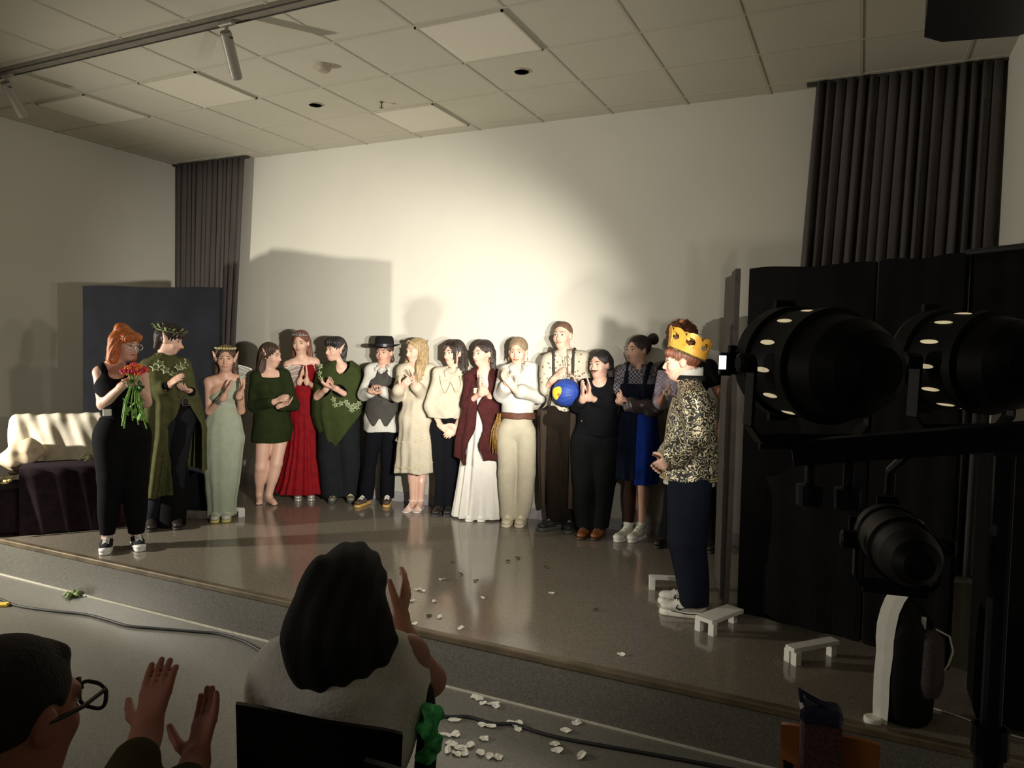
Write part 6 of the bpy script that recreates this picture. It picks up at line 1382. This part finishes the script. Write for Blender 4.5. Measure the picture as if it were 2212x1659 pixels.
# ---- 16 king
for k_, dz in (('nb', .012), ('sa', .035), ('sb', .038)): POSE['king'][k_][2] -= dz
p = Person('king', 'person in profile with a gold curled crown and black and gold swirl jacket', W=1.0, skin='fair', fem=False)
p.body(curl=(.5, .5), pna=p.sd, pnb=-p.sd, thumb=UP)
face_parts(p.root, p.hd, brow=(.22, .10, .05), lip=(.48, .18, .14))
jm = vermicelli('jacket_swirls')
zj = .80
L = [(zj, p.at(zj), .155, .165), (.95, p.at(.95), .155, .16), (1.15, p.ch, .165, .145), (1.28, p.ch, .15, .12)]
p.cloth('jacket', jm, [loft(L, p.sd, p.n)] + p.spine(.03) + p.shoulders(.032) + p.arm('a', .028, to=.85, flare=.025) + p.arm('b', .030, to=.85, flare=.025, puff=.008), cuts=[p.neckcut(.055, .0, .03), cap(p.wb, p.wb + (p.wb - p.eb) * .2, .045), cap(p.wa, p.wa + (p.wa - p.ea) * .2, .045)], inter=[lambda X, Y, Z: zj + .005 - Z + 0 * X], wr=(.004, 16), h=.008)
tr = mat('gold_trim', (.55, .45, .25), .4, metal=.5, var=.4, scale=80)
def ell_ring(c, z, a, b, r, n=40): return [V(c[0], c[1], z) + p.sd * a * math.cos(t) + p.n * b * math.sin(t) for t in np.linspace(0, 6.283, n)]
g = MB(); g.tube(ell_ring(p.at(zj), zj + .004, .160, .170, 0), .006, 6); g.tube(ell_ring(p.at(zj), zj + .018, .160, .170, 0), .005, 6); g.build('jacket_trim', tr, p.root)
p.cloth('shirt', wsh, [loft([(.765, p.at(.77), .150, .155), (zj + .05, p.at(.85), .145, .145)], p.sd, p.n, (3, .012, .0, 1)), cap(p.nb + UP * .025 - p.n * .012, p.nb + UP * .058 - p.n * .016, .074, .070)], cuts=[cap(p.nb + UP * .085 - p.n * .012, p.nb + UP * .16 - p.n * .01, .066, .062)], wr=None)
MB().lathe(p.nb - UP * .006 - p.n * .012, UP, [(0, .076), (.0, .088), (.022, .084), (.028, .080), (.024, .07)], 28).build('jacket_collar', F('collar_black', (.014, .013, .012)), p.root)
p.pants(F('trousers_navy', (.007, .009, .018), var=.1), r=(.118, .105, .085), zb=.07, zt=.9, hip=.03, wr=(.004, 13))
ws = mat('runner_white', (.62, .60, .56), .5, var=.12, scale=50)
for s in 'ab':
    o = p.shoe(s, ws, mat('runner_sole', (.70, .68, .58), .5), LACE, sole=.034, wd=.006)
    A_, T_ = (p.aa, p.oa) if s == 'a' else (p.ab, p.ob); d = nrm(V(T_[0] - A_[0], T_[1] - A_[1], 0)); x = np.cross(UP, d)
    sdv_ = x if x @ V(CAM[0] - A_[0], CAM[1] - A_[1], 0) > 0 else -x; c = V(A_[0], A_[1], .062) + sdv_ * .046 + d * .05
    P_ = [c + d * .045 + UP * .012, c + d * .052 - UP * .006, c + d * .036 - UP * .013, c + d * .01 - UP * .006, c - d * .035 + UP * .012]
    MB().tube(P_, [.003, .007, .008, .0055, .0015], 6).build('swoosh_mark', mat('mark_black', (.02, .02, .02), .5), o, smooth=True)
    MB().tube([V(A_[0], A_[1], .03) + sdv_ * .0455 - d * .05, V(A_[0], A_[1], .026) + sdv_ * .049 + d * .05, V(A_[0], A_[1], .034) + sdv_ * .042 + d * .13], .003, 5).build('sole_line', mat('mark_black', (.02, .02, .02), .5), o)
hd = p.hd
p.hair(HAU, [hd.C((-.04, .07, .055), (.04, .07, .055), .025)], hl=(.062, .058, .088), hc=(0, .108, -.038), strand=(.003, 30), inter=[lambda X, Y, Z: -.06 - ((X - hd.c[0]) * hd.u[0] + (Y - hd.c[1]) * hd.u[1] + (Z - hd.c[2]) * hd.u[2])])
gd = mat('crown_gold', (.55, .28, .03), .5, var=.12, scale=30, metal=.15); cr_ = MB(); N = 64; hk = Head(hd.c, hd.f, math.degrees(math.asin(hd.f[2])) + 17); T = lambda t, z, r=0: hk.P((.090 + r + .12 * z) * math.cos(t), -.018 + (.110 + r + .12 * z) * math.sin(t), .048 - .022 * math.sin(t) * -1 + z * .96)
for j, rr_ in ((0, 0), (1, .006)):
    pass
def top_h(t):
    u = (t / (2 * math.pi) * 8) % 1.0; return .055 + .018 * abs(math.sin(math.pi * u))
rows = [[T(t, 0, 0) for t in np.linspace(0, 2 * math.pi, N + 1)], [T(t, .03, 0) for t in np.linspace(0, 2 * math.pi, N + 1)], [T(t, top_h(t), 0) for t in np.linspace(0, 2 * math.pi, N + 1)], [T(t, top_h(t), .006) for t in np.linspace(0, 2 * math.pi, N + 1)], [T(t, 0, .006) for t in np.linspace(0, 2 * math.pi, N + 1)], [T(t, 0, 0) for t in np.linspace(0, 2 * math.pi, N + 1)]]
cr_.grid(rows); cro = cr_.build('crown', gd, p.root, smooth=False, label='gold felt crown with curled points')
for k in range(8):
    t0 = 2 * math.pi * (k + .5) / 8
    sgn = -1
    path = [(0, .045), (.004, .075), (.0, .100), (-.018, .118), (-.042, .116), (-.052, .098), (-.042, .088)]
    P_ = [T(t0 + sgn * a / .1, z, .003) for a, z in path]
    MB().tube(catmull(P_, 4), [.022 * (1 - .028 * i) if i < 25 else .006 for i in range(len(catmull(P_, 4)))], 8).build('crown_point', gd, cro, smooth=True) if False else None
    C_ = catmull([Vector(q) for q in P_], 4); vs = []; fs = []
    for i, q in enumerate(C_):
        wdt = .020 * (1 - i / len(C_)) + .006; tg = (C_[min(i + 1, len(C_) - 1)] - C_[max(i - 1, 0)]).normalized(); rad = Vector(nrm(np.array(q) - hk.P(0, -.018, 0) - hk.u * ((np.array(q) - hk.P(0, -.018, 0)) @ hk.u))); sdw = tg.cross(rad).normalized()
        for a_, b_ in ((-1, 0), (1, 0), (1, 1), (-1, 1)): vs.append(q + sdw * wdt * a_ + rad * .005 * b_)
    for i in range(len(C_) - 1):
        for a_ in range(4): fs.append((i * 4 + a_, i * 4 + (a_ + 1) % 4, i * 4 + 4 + (a_ + 1) % 4, i * 4 + 4 + a_))
    fs += [(3, 2, 1, 0), tuple(len(vs) - 4 + i for i in range(4))]
    m_ = MB(); m_.add(vs, fs); m_.build('crown_point', gd, cro)
g = MB(); g.tube([T(t, .004, .004) for t in np.linspace(0, 6.283, 50)], .006, 6); g.build('crown_band', mat('crown_sequins', (.35, .26, .12), .25, metal=.8, var=.8, scale=150), cro)

# ================================================================== AUDIENCE
# seated woman with raised arm
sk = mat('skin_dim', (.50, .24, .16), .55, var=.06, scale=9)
hc = V(6.055, -4.60, .925); f = nrm(V(CAM[0] - hc[0], CAM[1] - hc[1], 0)); ff = -f; ss = np.cross(UP, f)   # ss: image right, ff: towards the stage
wr_ = empty('person', (6.10, -4.66, -SS), 'seated audience member from behind, long black hair, white fluffy vest, one arm raised', 'person')
sh = V(6.095, -4.665, .775)
shL = sh - ss * .145; shR = sh + ss * .145; el = V(*POSE['w_elb']); wt = V(*POSE['w_wr']); tp = V(*POSE['w_tip'])
g = SDF(.03); hh = Head(hc, -f, -5); head_ops(g, hh)
g.u(cap(sh + UP * .02, hc - UP * .08, .055, .05)); pel = sh - UP * .47 - f * .0
g.u(cap(pel - ss * .06, pel + ss * .06, .11), cap(pel, sh - UP * .12, .115, .13), cap(shL, shR, .055), k=.04)
g.u(cap(shR, el, .05, .042), cap(el, wt, .038, .027), k=.02)
elL = shL - UP * .23 + ff * .10; wL = elL + ff * .19 + UP * .06 + ss * .10; g.u(cap(shL, elL, .05, .04), cap(elL, wL, .038, .027), k=.02)
for s_ in (-1, 1):
    kn = pel + ff * .42 + ss * .09 * s_; g.u(cap(pel + ss * .08 * s_, kn, .09, .065), cap(kn, V(kn[0], kn[1], -SS + .10), .06, .04), cap(V(kn[0], kn[1], -SS + .06), V(kn[0], kn[1], -SS + .04) + ff * .12, .04, .03), k=.03)
hand_ops(g, wt, tp, nrm(-ss + ff * .4), f, .25, .5, k=.004); hand_ops(g, wL, wL + nrm(ff + UP * .6) * .17, ss, UP, .2, .4, k=.004)
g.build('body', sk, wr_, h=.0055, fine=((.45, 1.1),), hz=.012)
g = SDF(.03)
Hp = lambda s, z, d=0: sh + ss * s + UP * (z - sh[2]) + f * d
g.u(hh.E((0, -.02, .035), (.088, .102, .090)), cap(Hp(-.02, .945, .02), Hp(-.03, .86, .05), .098, .112), cap(Hp(-.05, .86, .05), Hp(-.05, .82, .06), .095, .085), cap(Hp(.025, .87, .04), Hp(.055, .825, .05), .080, .055), cap(Hp(.07, .88, .03), Hp(.085, .84, .04), .035, .025), cap(Hp(-.03, .985, .02), Hp(-.005, .99, .0), .042, .040), k=.04)
g.s(hh.E((0, .12, -.04), (.062, .06, .11)))
g.p(lambda X, Y, Z: .0035 * np.sin(120 * ((X - sh[0]) * ss[0] + (Y - sh[1]) * ss[1]) + 8 * np.sin(9 * Z)) + .002 * np.sin(61 * ((X - sh[0]) * ss[0] + (Y - sh[1]) * ss[1]) + 3))
g.build('hair', hairmat('hair_jet', (.004, .0035, .005), rough=.8), wr_, h=.006)
g = SDF(.05)
g.u(cap(Hp(-.13, .765, .0), Hp(.105, .765, .0), .085, .078), cap(Hp(-.14, .70, .0), Hp(-.08, .60, .0), .095, .10), cap(Hp(.105, .70, .0), Hp(.06, .58, .0), .10, .085), cap(Hp(-.03, .72, .02), Hp(0, .5, .02), .13, .13), cap(Hp(-.1, .63, .03), Hp(.06, .60, .03), .10))
g.s(cap(sh + UP * .06, sh + UP * .12, .06)); g.s(cap(shR, el, .058, .05) if False else cap(el, el + UP * .001, .03))
g.p(lambda X, Y, Z: .0022 * np.sin(26 * X + 18 * Z) * np.sin(22 * Y - 15 * Z) + .0008 * np.sin(210 * X + 3 * np.sin(90 * Z)) * np.sin(190 * Z + 2 * np.sin(110 * Y)))
g.build('fluffy_vest', mat('fleece_white', (.90, .87, .82), .95, var=.06, scale=30, bump=.3, bscale=140), wr_, h=.008)
g = SDF(.03).u(cap(pel, Hp(0, .5, 0), .13, .13)).u(*[cap(pel + ss * .08 * s_, pel + ff * .42 + ss * .09 * s_, .10, .075) for s_ in (-1, 1)]).u(*[cap(pel + ff * .42 + ss * .09 * s_, V(*(pel + ff * .42 + ss * .09 * s_)[:2], -SS + .12), .072, .055) for s_ in (-1, 1)])
g.build('trousers', F('denim_dark', (.02, .025, .04)), wr_, h=.012)
gs = empty('green_scarf', Hp(.16, .60, -.03), 'bright green frilly scarf hanging beside the white fluffy vest', 'scarf')
g = SDF(.015).u(*[cap(Hp(.190 + .012 * math.sin(k * 2.2), .675 - .022 * k, .07), Hp(.204 + .012 * math.cos(k * 1.9), .67 - .022 * k, .08), .015) for k in range(6)]); g.p(lambda X, Y, Z: .003 * np.sin(160 * X) * np.sin(150 * Z) + .002 * np.sin(230 * Y))
g.build('frill', mat('green_bright', (.10, .62, .18), .7, var=.5, scale=60), gs, h=.005)
MB().tube([Hp(.165, .76, .0), Hp(.19, .70, .03), Hp(.195, .60, .05), Hp(.185, .45, .05)], [.012, .022, .026, .028], 10).build('dark_strap', mat('dark_green_cloth', (.01, .02, .016), .8), gs)

# man with glasses
mc = V(*POSE['m_head']); ft = nrm(V(CAM[0] - mc[0], CAM[1] - mc[1], 0)); rt = np.cross(UP, ft); mc = mc - rt * .030 - UP * .020; look = nrm(-ft * .62 + rt * .78)
mr = empty('person', (mc[0], mc[1], -SS), 'short haired audience member with black glasses clapping at bottom left', 'person')
hm_ = Head(mc, look, -6, 0, 1.0); g = SDF(.03); head_ops(g, hm_, nose=1.2)
sh2 = mc - UP * .235 - look * .02; hx = np.cross(UP, nrm(-ft * .9 + rt * .3)); 
g.u(cap(sh2 + UP * .03, mc - UP * .07, .065, .06)); sA = sh2 - rt * .17 - UP * .02; sB = sh2 + rt * .15 - UP * .04
g.u(cap(sA, sB, .06), cap(sh2 - UP * .1, sh2 - UP * .45, .15, .14), k=.04)
e1, e2 = V(*POSE['m_el1']), V(*POSE['m_el2']); w1, w2, t1, t2 = [V(*POSE[k]) for k in ('m_w1', 'm_w2', 'm_t1', 'm_t2')]
g.u(cap(sB, e1, .055, .042), cap(e1, w1, .04, .029), cap(sA, sh2 - UP * .26 + look * .15, .055, .045), cap(sB - UP * .03, e2, .05, .04), cap(e2, w2, .038, .029), k=.02)
hand_ops(g, w1, t1, nrm(rt * .6 - ft * .8), -rt, .06, .45, 1.0, k=.003); hand_ops(g, w2, t2, nrm(-rt * .7 + ft * .5), -rt, .06, .3, 1.0, k=.003)
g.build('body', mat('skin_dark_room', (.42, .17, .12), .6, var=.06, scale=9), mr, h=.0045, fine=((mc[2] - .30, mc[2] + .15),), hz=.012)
face_parts(mr, hm_)
g = SDF(.015); g.u(hm_.E((0, -.024, .036), (.082, .099, .088)), hm_.C((-.03, .045, .082), (.03, .045, .082), .016), hm_.C((0, -.09, -.02), (0, -.085, -.07), .035, .025)); g.s(hm_.E((0, .105, -.045), (.085, .085, .112))); g.i(lambda X, Y, Z: -.085 - (Z - mc[2]) + 0 * X)
g.s(hm_.E((.085, -.0, -.01), (.03, .026, .036)), hm_.E((-.085, -.0, -.01), (.03, .026, .036)))
g.build('hair', mat('hair_short_dark', (.018, .012, .010), .8, var=.3, scale=60, bump=.5, bscale=200), mr, h=.005)
g = SDF(.04); g.u(cap(sA, sB, .075), cap(sh2 - UP * .1, sh2 - UP * .45, .17, .16), cap(sB, e1, .07, .06), cap(e1, e1 * .35 + w1 * .65, .056, .045), cap(sB - UP * .03, e2, .065, .055), cap(e2, e2 * .4 + w2 * .6, .052, .044), cap(sA, sh2 - UP * .26 + look * .15, .07, .06)); g.u(cap(sh2 + UP * .02, sh2 + UP * .075, .088, .076)); g.s(cap(sh2 + UP * .10, sh2 + UP * .16, .066))
g.p(lambda X, Y, Z: .003 * np.sin(30 * X + 20 * Z) * np.sin(25 * Y))
g.build('jumper', F('jumper_olive', (.045, .038, .018)), mr, h=.009)
g = SDF(.03)
for s_ in (-1, 1): kn = sh2 - UP * .48 - ft * .40 + rt * .09 * s_; g.u(cap(sh2 - UP * .5 + rt * .08 * s_, kn, .095, .075), cap(kn, V(kn[0], kn[1], -SS + .08), .07, .05))
g.build('trousers', F('denim_dark', (.02, .025, .04)), mr, h=.012)
g = MB(); blk = mat('glasses_black', (.008, .008, .008), .25)
for s_ in (-1, 1):
    c = hm_.P(s_ * .034, .112, -.004); fr2 = [c + (hm_.s * .029 * np.sign(math.cos(t)) * abs(math.cos(t)) ** .7 + hm_.u * .021 * np.sign(math.sin(t)) * abs(math.sin(t)) ** .7) for t in np.linspace(0, 2 * math.pi, 25)]
    g.tube(fr2, .0034, 6); g.tube([hm_.P(s_ * .062, .110, .010), hm_.P(s_ * .082, .05, .006), hm_.P(s_ * .083, -.01, .002)], .0035, 6)
g.tube([hm_.P(-.007, .116, .002), hm_.P(.007, .116, .002)], .003, 6)
go = g.build('glasses', blk, mr)
